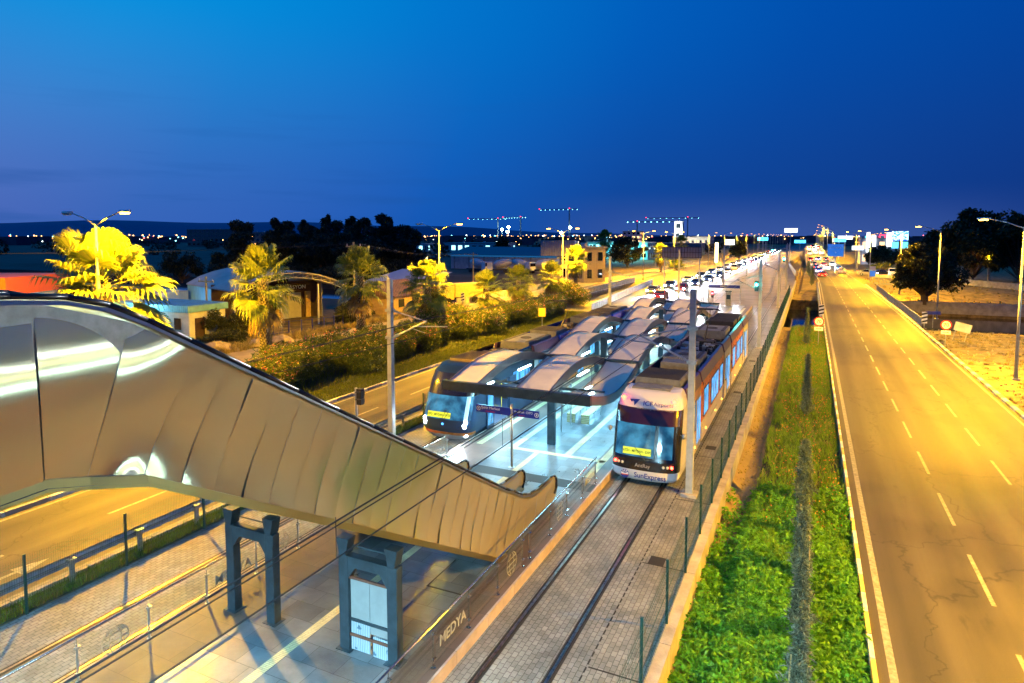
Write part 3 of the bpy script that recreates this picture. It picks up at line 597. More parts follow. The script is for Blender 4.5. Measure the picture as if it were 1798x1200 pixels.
for x in (-13.1, -11.5, -9.95, -8.3):
    for y in (25.2, 29.5, 34.5, 39.5, 44.5, 49.5, 55.0):
        zz = min(zA(y), zB(y), 3.1) - .1 if False else 2.95
        MB().box(x - .05, x + .05, y - .75, y + .75, zz, zz + .05).at(CO).build('tube_light', m_led, can)
for x in (-12.4, -9.0):
    for y in (25.6, 31, 37, 43.5, 50, 57):
        lamp('AREA', 'canopy_lamp', (x - CO[0], y - CO[1], 2.9 - CO[2]), 230 if y > 26 else 300, CYAN, can, .5, (0, 0, 0), sy=4)
# ---------------------------------------------------------------- benches, signs, board, bin
def bench():
    t = thing('bench', 'x', 'bench', (-10.7, 30.9, .3), group='slatted benches under the canopy')
    b = MB()
    for i in range(4): b.box(-.2 + i * .105, -.11 + i * .105, -1.1, 1.1, .44, .475)
    b.build('seat', m_wood, t); b = MB()
    for i in range(5): b.box(-.2, .21, -1.08, -1.04, .03 + i * .085, .095 + i * .085)
    b.build('end_slats', m_wood, t)
    for y in (-.95, .95): b = MB(); b.box(-.19, -.15, y - .03, y + .03, 0, .44); b.box(.16, .2, y - .03, y + .03, 0, .44); b.box(-.15, .16, y - .03, y + .03, .38, .43); b.build('frame', m_galv, t)
    return t
bn = bench(); bn['label'] = 'slatted wooden bench, left one of the pair nearest the canopy front'
dup(bn, (-9.95, 30.9, .3), 'slatted wooden bench, right one of the pair nearest the canopy front')
dup(bn, (-10.6, 45.2, .3), 'slatted wooden bench, left one of the middle pair beside the white tram'); dup(bn, (-9.85, 45.2, .3), 'slatted wooden bench, right one of the middle pair beside the white tram')
m_sblue = mat('sign_blue', (.015, .03, .30), .35, coat=.3); m_swhite = mat('sign_white', (.85, .87, .9), .5); m_sred = mat('sign_red', (.6, .02, .03), .5)
def arrow_disc(b, c, r, up):   # ring with an arrow, in the xz plane
    n = 24
    for i in range(n):
        a, d = 2 * math.pi * i / n, 2 * math.pi * (i + 1) / n
        b.quad((c[0] + r * math.cos(a), c[1], c[2] + r * math.sin(a)), (c[0] + r * math.cos(d), c[1], c[2] + r * math.sin(d)), (c[0] + r * .8 * math.cos(d), c[1], c[2] + r * .8 * math.sin(d)), (c[0] + r * .8 * math.cos(a), c[1], c[2] + r * .8 * math.sin(a)))
    w = r * .12; s = r * .5
    if up: b.box(c[0] - w, c[0] + w, c[1] - .001, c[1], c[2] - s, c[2] + s * .5); b.poly([(c[0] - s * .7, c[1], c[2] + .0), (c[0] + s * .7, c[1], c[2] + .0), (c[0], c[1], c[2] + s)])
    else: b.box(c[0] - s * .5, c[0] + s, c[1] - .001, c[1], c[2] - w, c[2] + w); b.poly([(c[0], c[1], c[2] - s * .7), (c[0], c[1], c[2] + s * .7), (c[0] - s, c[1], c[2])])
t = thing('direction_sign', 'blue tram direction sign on a slim steel pole in front of the canopy', 'sign', (-10.76, 22.95, .3))
MB().tube((0, 0, 0), (0, 0, 2.62), .05, None, 12).build('pole', m_galv, t, smooth=True); MB().lathe([(.13, 0), (.13, .015), (.06, .03)], 14).build('base_plate', m_galv, t)
MB().box(-1.62, .02, -.03, .03, 2.14, 2.44).build('panel', m_sblue, t); MB().box(.08, 1.2, -.03, .03, 2.14, 2.44).build('panel', m_sblue, t)
text('Şehir Merkezi', .15, m_swhite, frame((-.95, -.034, 2.34), (1, 0, 0), (0, 0, 1)), 'lettering', t, .001); text('City Center', .09, m_sred, frame((-.95, -.034, 2.2), (1, 0, 0), (0, 0, 1)), 'lettering', t, .001)
text('Havalimanı - EXPO', .14, m_swhite, frame((.52, -.034, 2.34), (1, 0, 0), (0, 0, 1)), 'lettering', t, .001, sx=.75); text('Airport', .09, m_sred, frame((.45, -.034, 2.2), (1, 0, 0), (0, 0, 1)), 'lettering', t, .001)
b = MB(); arrow_disc(b, (-1.5, -.035, 2.29), .09, False); arrow_disc(b, (1.1, -.035, 2.29), .09, True); b.build('arrow', m_swhite, t)
t = thing('direction_sign', 'blue station sign on two posts at the far end of the platform', 'sign', (-10.75, 92.5, .3))
for x in (-2.1, 2.1): MB().tube((x, 0, 0), (x, 0, 2.6), .05).build('post', m_galv, t)
MB().box(-2.05, 2.05, -.04, .04, 2.2, 2.6).build('panel', m_sblue, t); text('EXPO', .26, m_swhite, frame((-.2, -.045, 2.4), (1, 0, 0), (0, 0, 1)), 'lettering', t, .001)
t = thing('information_board', 'framed glass information board on two legs by the front canopy column', 'information board', (-10.6, 28.3, .3))
for y in (-.05, 1.25): MB().box(-.03, .03, y - .03, y + .03, 0, 2.1).build('leg', m_galv, t)
MB().box(-.04, .04, 0, 1.2, .85, 2.0).build('frame', m_galv, t); MB().box(.041, .046, .08, 1.12, .93, 1.92).build('poster', mat('poster_paper', (.45, .52, .42), .6, var=.3, vs=4), t)
# small glass rail at the far end of platform
glass_fence(-13.2, [88.5, 90.5], 'short glass fence at the far left corner of the platform', [])
t = thing('ticket_cabinet', 'grey ticket machine cabinet near the far end of the platform', 'cabinet', (-9.9, 90.2, .3))
MB().box(-.35, .35, -.3, .3, 0, 1.9).build('body', m_galv, t, bev=.03); MB().box(-.25, .25, -.31, -.301, .9, 1.5).build('screen', mat('screen_dark', (.02, .05, .1), .2), t); MB().box(-.4, .4, -.36, .34, 1.9, 2.0).build('cap', m_dgrey, t)
# ---------------------------------------------------------------- wire mesh fences, guardrail, wall
def mesh_fence(x, zb, y0, n, step, h, label, far=False):
    t = thing('mesh_fence', label, 'mesh fence', (x, y0, zb))
    for i in range(n):
        y = i * step; b = MB(); b.box(-.032, .032, y - .025, y + .025, -.05, h + .07); b.box(-.036, .036, y - .029, y + .029, h + .07, h + .085); b.build('post', m_green, t)
    L_ = (n - 1) * step; V = []
    def pr(a, c, r):
        a = np.array(a, float); c = np.array(c, float)
        d = (c - a) / np.linalg.norm(c - a); u = np.array([1., 0, 0]); w = np.cross(d, u); k = [u * r, -.5 * u * r + .87 * w * r, -.5 * u * r - .87 * w * r]
        for i in range(3): V.extend([a + k[i], a + k[(i + 1) % 3], c + k[(i + 1) % 3], c + k[i]])
    y = 0
    while y < L_: pr((.0, y, .03), (.0, y, h + (.03)), .0028 if x < -10 else .0026); y += .055 if x < -10 else .11
    for i in range(int(h / .2) + 1):
        z = .04 + i * .2; pr((.006, 0, z), (.006, L_, z), .0035)
    for z in (.3, .9, h - .15): pr((.02, 0, z), (.02, L_, z), .006)
    npmesh('wire_mesh', V, m_green, t)
mesh_fence(-2.95, .12, 4.8, 42, 2.63, 1.55, 'green wire mesh fence on the concrete wall beside the right tram track')
mesh_fence(-17.95, 0, 3.65, 27, 2.65, 1.5, 'green wire mesh fence between the left tram track and the guardrail')
w = thing('retaining_wall', 'long low concrete retaining wall under the right mesh fence', 'wall', (-2.83, 0, 0))
wb = MB()
for i in range(46): wb.box(-.15, .15, -10 + i * 3.5, -10 + i * 3.5 + 3.49, -1.0, .12, .006)
wb.build('wall', m_conc, w)
b = MB(); pts = [(-2.95, 150), (-3.1, 165), (-6.5, 229), (-4.5, 300)]
for (xa, ya), (xb, yb) in zip(pts, pts[1:]): b.quad((xa, ya, -.1), (xb, yb, -.1), (xb, yb, 1.3), (xa, ya, 1.3)); b.quad((xa + .2, ya, -.1), (xb + .2, yb, -.1), (xb + .2, yb, 1.3), (xa + .2, ya, 1.3)); b.quad((xa, ya, 1.3), (xb, yb, 1.3), (xb + .2, yb, 1.3), (xa + .2, ya, 1.3))
tag(b.build('boundary_wall', m_conc_d), 'dark boundary wall curving along the far tram tracks', 'wall')
t = thing('guardrail', 'galvanised steel guardrail along the left road beside the grass strip', 'guardrail', (-18.55, -2, 0))
prof = [(0, .46), (.04, .5), (.04, .55), (0, .6), (.0, .62), (.04, .67), (.04, .72), (0, .76)]
b = MB(); b.loft([[(-x, 0, z) for x, z in prof], [(-x, 92, z) for x, z in prof]], cap=False, closed=False); b.build('beam', m_galv, t)
for i in range(46): b = MB(); b.box(.06, .14, i * 2 + .3, i * 2 + .42, 0, .7); b.box(0, .2, i * 2 + .26, i * 2 + .46, .62, .7); b.build('post', m_galv, t)
# ---------------------------------------------------------------- overhead line poles
def cat_pole(side):
    t = thing('catenary_pole', 'x', 'catenary pole', (0, 0, 0), group='overhead line poles beside the tram tracks'); s = side
    MB().box(-.13, .13, -.13, .13, 0, 7.75, .03).build('mast', m_pole, t, bev=.01); MB().box(-.3, .3, -.3, .3, -.02, .1, .02).build('footing', m_conc, t)
    J = (s * 1.95, 0, 5.9)
    for nm, p, q, r in (('tie_tube', (s * .1, 0, 6.3), J, .03), ('strut', (s * .1, 0, 5.05), J, .038), ('steady_arm', (s * 1.2, .05, 5.62), (s * 3.0, .05, 5.72), .024), ('registration_arm', (s * 1.25, 0, 5.52), (s * 1.85, 0, 5.38), .014)):
        b = MB(); b.tube(p, q, r, None, 8)
        if nm in ('tie_tube', 'strut'):
            d = Vector(q) - Vector(p)
            for k in range(4): c = Vector(p) + d * (.08 + .03 * k); b.tube(c, c + d.normalized() * .02, r * 2, None, 8)
        b.build(nm, m_galv, t)
    for z in (5.05, 6.3): MB().box(-.17, .17, -.17, .17, z - .06, z + .06).build('clamp', m_galv, t)
    return t
cr = cat_pole(-1); cr.location = (-3.85, 23.9, 0); cr['label'] = 'tall grey catenary pole standing beside the rear of the white tram'
lab = {58.7: 'catenary pole with a green signal just beyond the far end of the white tram', 93.7: 'catenary pole right of the track at the far end of the platform', 128: 'right hand catenary pole on the tram bridge over the canal', 163: 'fifth catenary pole of the right hand row', 198: 'sixth catenary pole of the right hand row', 233: 'seventh catenary pole of the right hand row'}
for y, l in lab.items(): p = dup(cr, (CR(y) + 1.8, y, 0), l); sig = p if y < 60 else None
cl = cat_pole(1); cl.location = (-17.35, 23.9, 0); cl['label'] = 'tall grey catenary pole left of the dark tram in front of the white traffic streaks'
cl['label'] = 'tall grey catenary pole rising just left of the dark tram'
for y, l in {59: 'left hand catenary pole beyond the dark tram, before the yellow lit bushes', 94: 'left hand catenary pole where the platform ends', 129: 'left hand catenary pole on the bridge over the canal', 164: 'fifth catenary pole of the left hand row', 199: 'sixth catenary pole of the left hand row', 234: 'seventh catenary pole of the left hand row'}.items(): dup(cl, (CL(y) - 2.05, y, 0), l)
def signal(loc, em, label, s=1):
    t = thing('tram_signal', label, 'signal', loc); MB().box(-.15, .15, -.12, .12, -.45, .45).build('housing', m_blackm, t, bev=.02)
    b = MB(); b.lathe([(.0, 0), (.13 * s, 0), (.13 * s, .03), (0, .06)], 16); b.v = [(x, -z - .121, y + .12) for x, y, z in b.v]; b.build('lens', em, t); return t
signal((-4.15, 58.45, 5.4), emit('signal_green', (.02, 1, .75), 45), 'signal with a lit green lens on the second right hand pole')
lamp('POINT', 'signal_glow', (-4.3, 58.0, 5.5), 35, (.1, 1, .8))
t = signal((-12.3, 92.3, 1.6), emit('signal_red', (1, .02, .03), 40), 'low signal with a lit red lens at the platform end'); MB().tube((0, 0, -1.3), (0, 0, -.4), .04).build('post', m_galv, t)
t = signal((CR(128) + 1.3, 127.6, 5.4), MATS['signal_green'], 'signal with a lit green lens above the canal bridge')
for y, n_ in ((150, 'distant green tram signal, nearer one'), (205, 'distant green tram signal, farther one')): signal((CR(y) - 2.4, y, 5.4), MATS['signal_green'], n_)
t = thing('traffic_light', 'black traffic light head on a grey post left of the near catenary pole', 'traffic light', (-17.6, 21.7, 0))
MB().tube((0, 0, 0), (0, 0, 3.15), .06, None, 10).build('post', m_pole, t); MB().box(.1, .35, -.12, .12, 2.45, 3.15).build('housing', m_blackm, t, bev=.02)
for z in (2.63, 2.95): b = MB(); b.box(.16, .36, -.12, -.3, z + .08, z + .1); b.box(.36, .42, -.2, .05, z - .08, z + .1); b.build('visor', m_blackm, t)
# ---------------------------------------------------------------- wires
def sag(p, q, s, n=14): return [(p[0] + (q[0] - p[0]) * i / n, p[1] + (q[1] - p[1]) * i / n, p[2] + (q[2] - p[2]) * i / n - 4 * s * (i / n) * (1 - i / n)) for i in range(n + 1)]
def wire_part(t, pts, r, nm): return MB().path(pts, r, 5).build(nm, m_blackm, t)
ys_ = [-11, 23.9, 58.7, 93.7, 128, 163, 198, 233]
for cf, side, adj in ((CR, 'right', 'over the white tram'), (CL, 'left', 'over the dark tram')):
    t = thing('overhead_line', 'black overhead wires strung above the %s tram track %s' % (side, adj), 'overhead line', (0, 0, 0), group='overhead lines of the two tram tracks')
    wire_part(t, [(cf(y) + (.12 if i % 2 else -.12), y, 5.36) for i, y in enumerate(ys_)], .012, 'contact_wire')
    for dx, sg, r in ((0, .18, .013), (.07, .2, .010)):
        pts = []
        for a, c in zip(ys_, ys_[1:]): pts += sag((cf(a) + dx, a, 6.05), (cf(c) + dx, c, 6.05), sg)[:-1]
        wire_part(t, pts, r, 'carrier_wire')
    for y in (6.5, 11.6, 17.5, 30, 36.5, 43, 50): MB().tube((cf(y), y, 5.36), (cf(y), y, 5.93), .006, None, 4).build('dropper', m_blackm, t)
# ================================================================ trams
def winmat(name, c, s, dark=(.01, .02, .04)):
    m = bpy.data.materials.new(name); m.use_nodes = True; nt = m.node_tree; N = nt.nodes; L = nt.links; b = N['Principled BSDF']
    b.inputs['Base Color'].default_value = (*dark, 1); b.inputs['Roughness'].default_value = .06
    tc = N.new('ShaderNodeTexCoord'); mp = N.new('ShaderNodeMapping'); mp.inputs['Scale'].default_value = (1, 2.2, .8); L.new(tc.outputs['Object'], mp.inputs[0])
    nz = N.new('ShaderNodeTexNoise'); nz.inputs['Scale'].default_value = 1.6; nz.inputs['Detail'].default_value = 4; L.new(mp.outputs[0], nz.inputs[0])
    r = N.new('ShaderNodeValToRGB'); r.color_ramp.elements[0].position = .35; r.color_ramp.elements[0].color = (c[0] * .12, c[1] * .2, c[2] * .25, 1); r.color_ramp.elements[1].position = .62; r.color_ramp.elements[1].color = (*c, 1)
    L.new(nz.outputs[0], r.inputs[0]); L.new(r.outputs[0], b.inputs['Emission Color']); b.inputs['Emission Strength'].default_value = s; return m
w_blue = winmat('lit_tram_window', (.10, .48, 1.0), .9); w_dim = winmat('cab_glass', (.06, .30, .50), .6)
m_tw = mat('tram_white', (.70, .70, .72), .22, coat=.6, var=.05, vs=1.5); m_to = mat('tram_orange', (.62, .17, .02), .28, coat=.5, var=.08); m_tc = mat('tram_cream', (.62, .56, .50), .3, coat=.4, var=.06)
m_tp = mat('tram_purple', (.07, .035, .11), .28, coat=.5); m_tb = mat('tram_black', (.012, .011, .014), .16, coat=.6); m_tn = mat('tram_navy', (.006, .022, .06), .4, coat=.15); m_tblue = mat('tram_blue', (.01, .035, .38), .25, coat=.5)
m_eq = mat('roof_unit_grey', (.17, .18, .185), .6, var=.3, vs=3, bump=.2); m_eqd = mat('roof_gear_dark', (.035, .033, .035), .6, var=.3, vs=4); m_tg = mat('tram_grey', (.26, .25, .25), .35, var=.1)
m_wrap = mat('printed_wrap', (.50, .24, .10), .35, c2=(.10, .07, .09), vs=1.1); m_yel = emit('yellow_display', (.72, .80, .03), .75); m_disp = mat('display_black', (.01, .01, .01), .5)
def cab(t, xc, y0, yend, rows, D, bands, pw=.62):
    """rows: (z, y offset, half width); bands: (row a, row b, col a, col b, part, material)"""
    nt_ = 28
    def P(r, u):
        z, yo, hw = r; th = (u * 2 - 1) * math.pi / 2; s, c = math.sin(th), math.cos(th)
        return (xc + hw * math.copysign(abs(s) ** .82, s), y0 + yo + D * (1 - abs(c) ** pw), z)
    fine = []
    for i in range(len(rows) - 1):
        for k in range(4): f = k / 4; fine.append(tuple(rows[i][q] * (1 - f) + rows[i + 1][q] * f for q in range(3)))
    fine.append(rows[-1])
    for ra, rb_, ca, cb, nm, mm, off in bands:
        m = MB(); A = int(ra * 4); Z = int(rb_ * 4); c0, c1 = int(ca * nt_), int(cb * nt_); w = c1 - c0 + 1
        for r in fine[A:Z + 1]:
            for c in range(c0, c1 + 1):
                p = Vector(P(r, c / nt_)); p.y -= off; p.x += off * (1 if p.x > xc else -1) * abs(p.x - xc) / 1.3; m.v.append(tuple(p - Vector(t.location)))
        for j in range(Z - A):
            for i in range(w - 1): q = j * w + i; m.f.append((q, q + 1, q + w + 1, q + w)); m.m.append(0)
        m.build(nm, mm, t, smooth=True)
    # side walls running back from the nose
    for sg in (-1, 1):
        m = MB()
        for a, c in zip(fine, fine[1:]):
            pa, pc = P(a, 1 if sg > 0 else 0), P(c, 1 if sg > 0 else 0)
            if pa[1] < yend: m.quad(pa, (pa[0], yend, pa[2]), (pc[0], max(yend, pc[1]), pc[2]), pc)
        m.at(t.location).build('cab_side', bands[0][5] if False else t_side, t, smooth=False)
    top = fine[-1]; m = MB(); pts = [P(top, c / nt_) for c in range(nt_ + 1)]; m.poly(pts + [(pts[-1][0], yend, top[0]), (pts[0][0], yend, top[0])]); m.at(t.location).build('cab_roof', t_roof, t)
def roof_box(t, x0, x1, y0, y1, z0_, z1_, mm=None, kind=0):
    b = MB(); b.box(x0, x1, y0, y1, z0_, z1_, .03); o = b.at(t.location).build('roof_unit', mm or m_eq, t, bev=.015)
    b = MB(); off = o
    if kind == 1:
        n = max(4, int((y1 - y0) / .17))
        for i in range(n): y = y0 + (y1 - y0) * (i + .3) / n; b.box(x0 + .08, x1 - .08, y, y + .07, z1_, z1_ + .03)
        b.at(t.location).build('grille', m_eqd, o); 
    if kind == 2:
        yc = (y0 + y1) / 2; xc = (x0 + x1) / 2; b.lathe([(.33, 0), (.33, .03), (.28, .03), (.27, .005), (0, .005)], 20, (xc, yc - .1, z1_)); b.box(x0 + .1, x0 + .3, y0 + .1, y1 - .1, z1_, z1_ + .02); b.box(x1 - .3, x1 - .12, y0 + .1, y1 - .1, z1_, z1_ + .03)
        b.at(t.location).build('hatch', m_eqd, o)
    for c in o.children: c.location = (0, 0, 0)
def gear(t, x0, x1, y0, y1, z, n, seed):
    rnd = random.Random(seed); b = MB()
    for i in range(n):
        x, y = rnd.uniform(x0, x1), rnd.uniform(y0, y1); q = rnd.random()
        if q < .4: s = rnd.uniform(.08, .3); b.box(x - s, x + s, y - s * .7, y + s * .7, z, z + rnd.uniform(.08, .38))
        elif q < .7: b.tube((x, y, z), (x, y, z + rnd.uniform(.15, .42)), rnd.uniform(.03, .08), None, 8)
        else: b.tube((x, y, z + .2), (x + rnd.uniform(-.6, .6), y + rnd.uniform(-.6, .6), z + rnd.uniform(.1, .35)), .02, None, 6)
    b.at(t.location).build('roof_gear', m_eqd, t)
    b = MB()
    for i in range(n // 3): x, y = rnd.uniform(x0, x1), rnd.uniform(y0, y1); s = rnd.uniform(.06, .2); b.box(x - s, x + s, y - s, y + s, z, z + rnd.uniform(.15, .34))
    b.at(t.location).build('roof_gear', m_galv, t)
def panto(t, xc, yb, z, back):
    b = MB(); s = back; H = 5.33
    b.box(xc - .5, xc + .5, yb - .4, yb + .4, z, z + .1)
    b.tube((xc, yb, z + .1), (xc, yb + s * 1.25, z + .95), .05, .035); b.tube((xc - .12, yb + .1, z + .1), (xc - .03, yb + s * 1.2, z + .85), .02)
    for dx in (-.28, .28): b.tube((xc + dx * .3, yb + s * 1.25, z + .95), (xc + dx, yb - s * .1, H - .05), .022, .016)
    for dy in (-.15, .15):
        pts = [(xc + x, yb - s * .1 + dy, H - .0 - max(0, abs(x) - .55) ** 2 * .9) for x in np.linspace(-.9, .9, 13)]; b.path(pts, .022, 6)
    b.box(xc - .45, xc + .45, yb - s * .1 - .17, yb - s * .1 + .17, H - .06, H - .03)
    b.at(t.location).build('pantograph', m_blackm, t)
def section(t, xc, y0, y1, lo, up, wins, doors=(), wm=None, fair=None, hollow=None):
    ys_ = [(y0, y1)]
    if hollow: ys_ = [(y0, hollow[0]), (hollow[1], y1)]
    b = MB()
    for a, c in ([(y0, y1)]): b.box(xc - 1.325, xc - 1.27, a, c, .22, 1.12)
    for a, c in ys_: b.box(xc + 1.27, xc + 1.325, a, c, .22, 1.12)
    b.box(xc - 1.27, xc + 1.27, y0 + .01, y1 - .01, .26, .34); b.box(xc - 1.2, xc + 1.2, y0 + .3, y1 - .3, .1, .26)
    b.at(t.location).build('skirt', lo, t)
    b = MB(); b.box(xc - 1.325, xc - 1.27, y0, y1, 1.12, 3.0)
    for a, c in ys_: b.box(xc + 1.27, xc + 1.325, a, c, 1.12, 3.0)
    if hollow: b.box(xc + 1.27, xc + 1.325, hollow[0], hollow[1], 2.4, 3.0)
    b.at(t.location).build('side_panel', up, t)
    b = MB(); b.box(xc - 1.27, xc + 1.27, y0, y1, 2.96, 3.04)
    for y in (y0, y1): b.box(xc - 1.26, xc + 1.26, y - .02, y + .02, .34, 2.95) if not hollow else None
    b.at(t.location).build('roof_deck', m_eqd, t)
    for s in (-1, 1): b = MB(); b.prism([(xc + s * 1.33, 2.98), (xc + s * 1.335, 3.02), (xc + s * 1.22, 3.46), (xc + s * 1.1, 3.5), (xc + s * 1.1, 3.42), (xc + s * 1.24, 2.98)], 'y', y0, y1); b.at(t.location).build('roof_fairing', fair or m_tp, t, smooth=False)
    for s in (-1, 1):
        for a, c in wins:
            z0_, z1_ = (1.28, 2.55)
            if s > 0 and hollow and a < hollow[1] and c > hollow[0]: continue
            b = MB(); x = xc + s * 1.328; b.box(min(x, x + s * .012), max(x, x + s * .012), a, c, z0_, z1_); o = b.at(t.location).build('window', wm or w_blue, t)
            b = MB(); e = x + s * .016
            for p, q, r_, u in ((a - .04, a + .02, z0_ - .04, z1_ + .04), (c - .02, c + .04, z0_ - .04, z1_ + .04), (a, c, z1_ - .01, z1_ + .04), (a, c, z0_ - .04, z0_ + .01)): b.box(min(x, e), max(x, e), p, q, r_, u)
            if c - a > 1.5: m_ = a + (c - a) * .36; b.box(min(x, e), max(x, e), m_ - .03, m_ + .03, z0_, z1_)
            if c - a > 2: m_ = a + (c - a) * .70; b.box(min(x, e), max(x, e), m_ - .03, m_ + .03, z0_, z1_)
            b.at(t.location).build('window_frame', m_blackm, o); o.children[0].location = (0, 0, 0)
    for a, c in doors:
        for s in (-1, 1):
            if s > 0 and hollow and a < hollow[1] and c > hollow[0]: continue
            b = MB(); x = xc + s * 1.328; e = x + s * .02
            for p in ((a, (a + c) / 2 - .01), ((a + c) / 2 + .01, c)): b.box(min(x, e), max(x, e), p[0], p[1], .3, 2.62)
            o = b.at(t.location).build('door', m_tg, t); b = MB(); x = e; e = x + s * .006
            for p in ((a + .08, (a + c) / 2 - .08), ((a + c) / 2 + .08, c - .08)): b.box(min(x, e), max(x, e), p[0], p[1], .55, 2.5)
            b.at(t.location).build('door_glass', w_blue, o)
def bellows(t, xc, y0, y1):
    b = MB(); n = 4
    for i in range(n): a = y0 + (y1 - y0) * i / n; d = (y1 - y0) / n; b.box(xc - 1.24, xc + 1.24, a + .01, a + d * .7, .3, 3.2)
    b.box(xc - 1.18, xc + 1.18, y0, y1, .3, 3.12); b.at(t.location).build('bellows', m_blackm, t)
def lenses(t, name, mm, lst, r=.075):
    for x, y, z in lst:
        b = MB(); b.lathe([(0, 0), (r, 0), (r, .03), (r * .6, .05), (0, .055)], 14); b.v = [(vx + x, y - vz, vy + z) for vx, vy, vz in b.v]; b.at(t.location).build(name, mm, t)
# ---- white tram seen from behind
XR, Y0 = -5.65, 23.95
tr = thing('tram', 'white and orange tram with two red roof lamps, on the right track beside the platform', 'tram', (XR, Y0, 0))
t_side, t_roof = m_tw, m_tw
rows = [(.2, .12, 1.2), (.32, .03, 1.3), (.62, 0, 1.325), (1.0, .04, 1.325), (1.12, .08, 1.325), (2.32, .42, 1.32), (2.72, .58, 1.31), (2.9, .68, 1.30), (3.25, .95, 1.22), (3.45, 1.25, 1.12), (3.5, 1.6, 1.05)]
cab(tr, XR, Y0, 26.2, rows, .62, [
    (0, 2, 0, 1, 'bumper', m_tw, 0), (2, 4, 0, 1, 'lamp_band', m_tb, 0), (4, 5, .0, .16, 'corner_glass', m_tb, 0), (4, 5, .84, 1, 'corner_glass', m_tb, 0), (4, 5, .18, .60, 'windshield', w_dim, .0), (4, 5, .62, .82, 'windshield', w_dim, .0),
    (4, 5, .16, .19, 'pillar', m_tb, .004), (4, 5, .60, .625, 'pillar', m_tb, .006), (4, 5, .81, .84, 'pillar', m_tb, .004), (5, 7, 0, 1, 'header', mat('header_plum', (.035, .012, .03), .2, coat=.5), 0), (7, 10, 0, 1, 'roof_cowl', m_tw, 0)])
YB = Y0 - .03
text('SunExpress', .27, mat('print_blue', (.015, .04, .30), .4), frame((XR + .3, YB, .43), (1, 0, 0), (0, .05, 1)), 'lettering', tr, .002, True)
b = MB(); b.lathe([(0, 0), (.17, 0), (.17, .004)], 24); b.k = 1; b.lathe([(.0, .0), (.0, .0)], 3)
b = MB()
for i in range(24):
    a, d = 2 * math.pi * i / 24, 2 * math.pi * (i + 1) / 24; b.k = 0 if i < 12 else 1; r1 = .17
    b.poly([(XR - .68, YB - .003, .43), (XR - .68 + r1 * math.cos(a), YB - .003, .43 + r1 * math.sin(a)), (XR - .68 + r1 * math.cos(d), YB - .003, .43 + r1 * math.sin(d))])
b.k = 2; b.box(XR - .68 - .15, XR - .68 + .15, YB - .006, YB - .004, .415, .45); b.k = 3; b.box(XR - .68 - .13, XR - .68 + .13, YB - .006, YB - .004, .375, .41)
for i in range(5): a = math.pi * (i + .5) / 5; b.k = 2; b.quad(*[(XR - .68 + r_ * math.cos(a + w_), YB - .006, .44 + r_ * math.sin(a + w_)) for r_, w_ in ((.06, -.12), (.15, -.12), (.15, .12), (.06, .12))])
b.at(tr.location).build('emblem', [MATS['print_blue'], MATS['print_blue'], m_swhite, mat('print_orange', (.75, .12, .02), .4)], tr)
for o_ in tr.children:
    if o_.name.startswith('lettering'): o_.location = -Vector(tr.location)
def ttext(tr, *a, **k): o = text(*a, **k, parent=tr); o.location = -Vector(tr.location); return o
ttext(tr, 'AntRay', .2, mat('print_grey', (.35, .34, .33), .4), frame((XR, Y0 - .012, .82), (1, 0, 0), (0, .1, 1)), 'lettering', ext=.002)
ttext(tr, 'ICF', .27, MATS['print_blue'], frame((XR + .02, Y0 + .70, 3.09), (1, 0, 0), (0, .75, 1)), 'lettering', ext=.003, bold=True)
ttext(tr, 'Airports', .22, MATS['print_blue'], frame((XR + .62, Y0 + .735, 3.09), (1, .07, 0), (0, .75, 1)), 'lettering', ext=.003)
ttext(tr, 'The first impression of Antalya', .115, MATS['print_grey'], frame((XR + .32, Y0 + .585, 2.93), (1, .03, 0), (0, .55, 1)), 'lettering', ext=.002, shear=.3)
b = MB(); Mx = frame((XR - .52, Y0 + .70, 3.12), (1, 0, 0), (0, .75, 1))
for tri in ([(-.2, .1), (.22, .12), (.02, -.16), (.0, -.0)], [(-.2, .1), (-.1, .09), (-.06, -.0), (-.12, -.01)]): b.quad(*[tuple(Mx @ Vector((x, y, .02))) for x, y in tri])
b.at(tr.location).build('emblem', MATS['print_blue'], tr)
b = MB(); b.quad((XR - .80, Y0 + .11, 1.2), (XR + .30, Y0 + .11, 1.2), (XR + .30, Y0 + .17, 1.46), (XR - .80, Y0 + .17, 1.46)); b.v = [(x, y - .04, z) for x, y, z in b.v]; b.at(tr.location).build('destination_display', m_yel, tr)
ttext(tr, 'FATİH - MEYDAN - EXPO', .135, m_disp, frame((XR - .25, Y0 + .088, 1.33), (1, 0, 0), (0, .24, 1)), 'lettering', ext=.002, bold=True, sx=.78)
for x in (-.45, .45): pass
lenses(tr, 'roof_lamp', m_tail, [(XR - 1.0, Y0 + .98, 3.2), (XR + 1.0, Y0 + .98, 3.2)], .085)
lenses(tr, 'tail_lamp', m_tail, [(XR - 1.1, Y0 + .13, .86), (XR + 1.1, Y0 + .13, .86)], .06); lenses(tr, 'tail_lamp', m_lens, [(XR - .95, Y0 + .06, .86), (XR - .8, Y0 + .035, .86), (XR + .95, Y0 + .06, .86), (XR + .8, Y0 + .035, .86)], .055)
for x in (-1.0, 1.0): lamp('POINT', 'roof_lamp_light', (x, .75, 3.3), 2.5, (1, .04, .02), tr, .1)
b = MB(); b.tube((XR + .1, Y0 + .0, 1.05), (XR - .35, Y0 + .1, 1.5), .012, .012); b.tube((XR + .1, Y0 - .01, 1.03), (XR + .45, Y0 + .06, 1.12), .012); b.at(tr.location).build('wiper', m_blackm, tr)
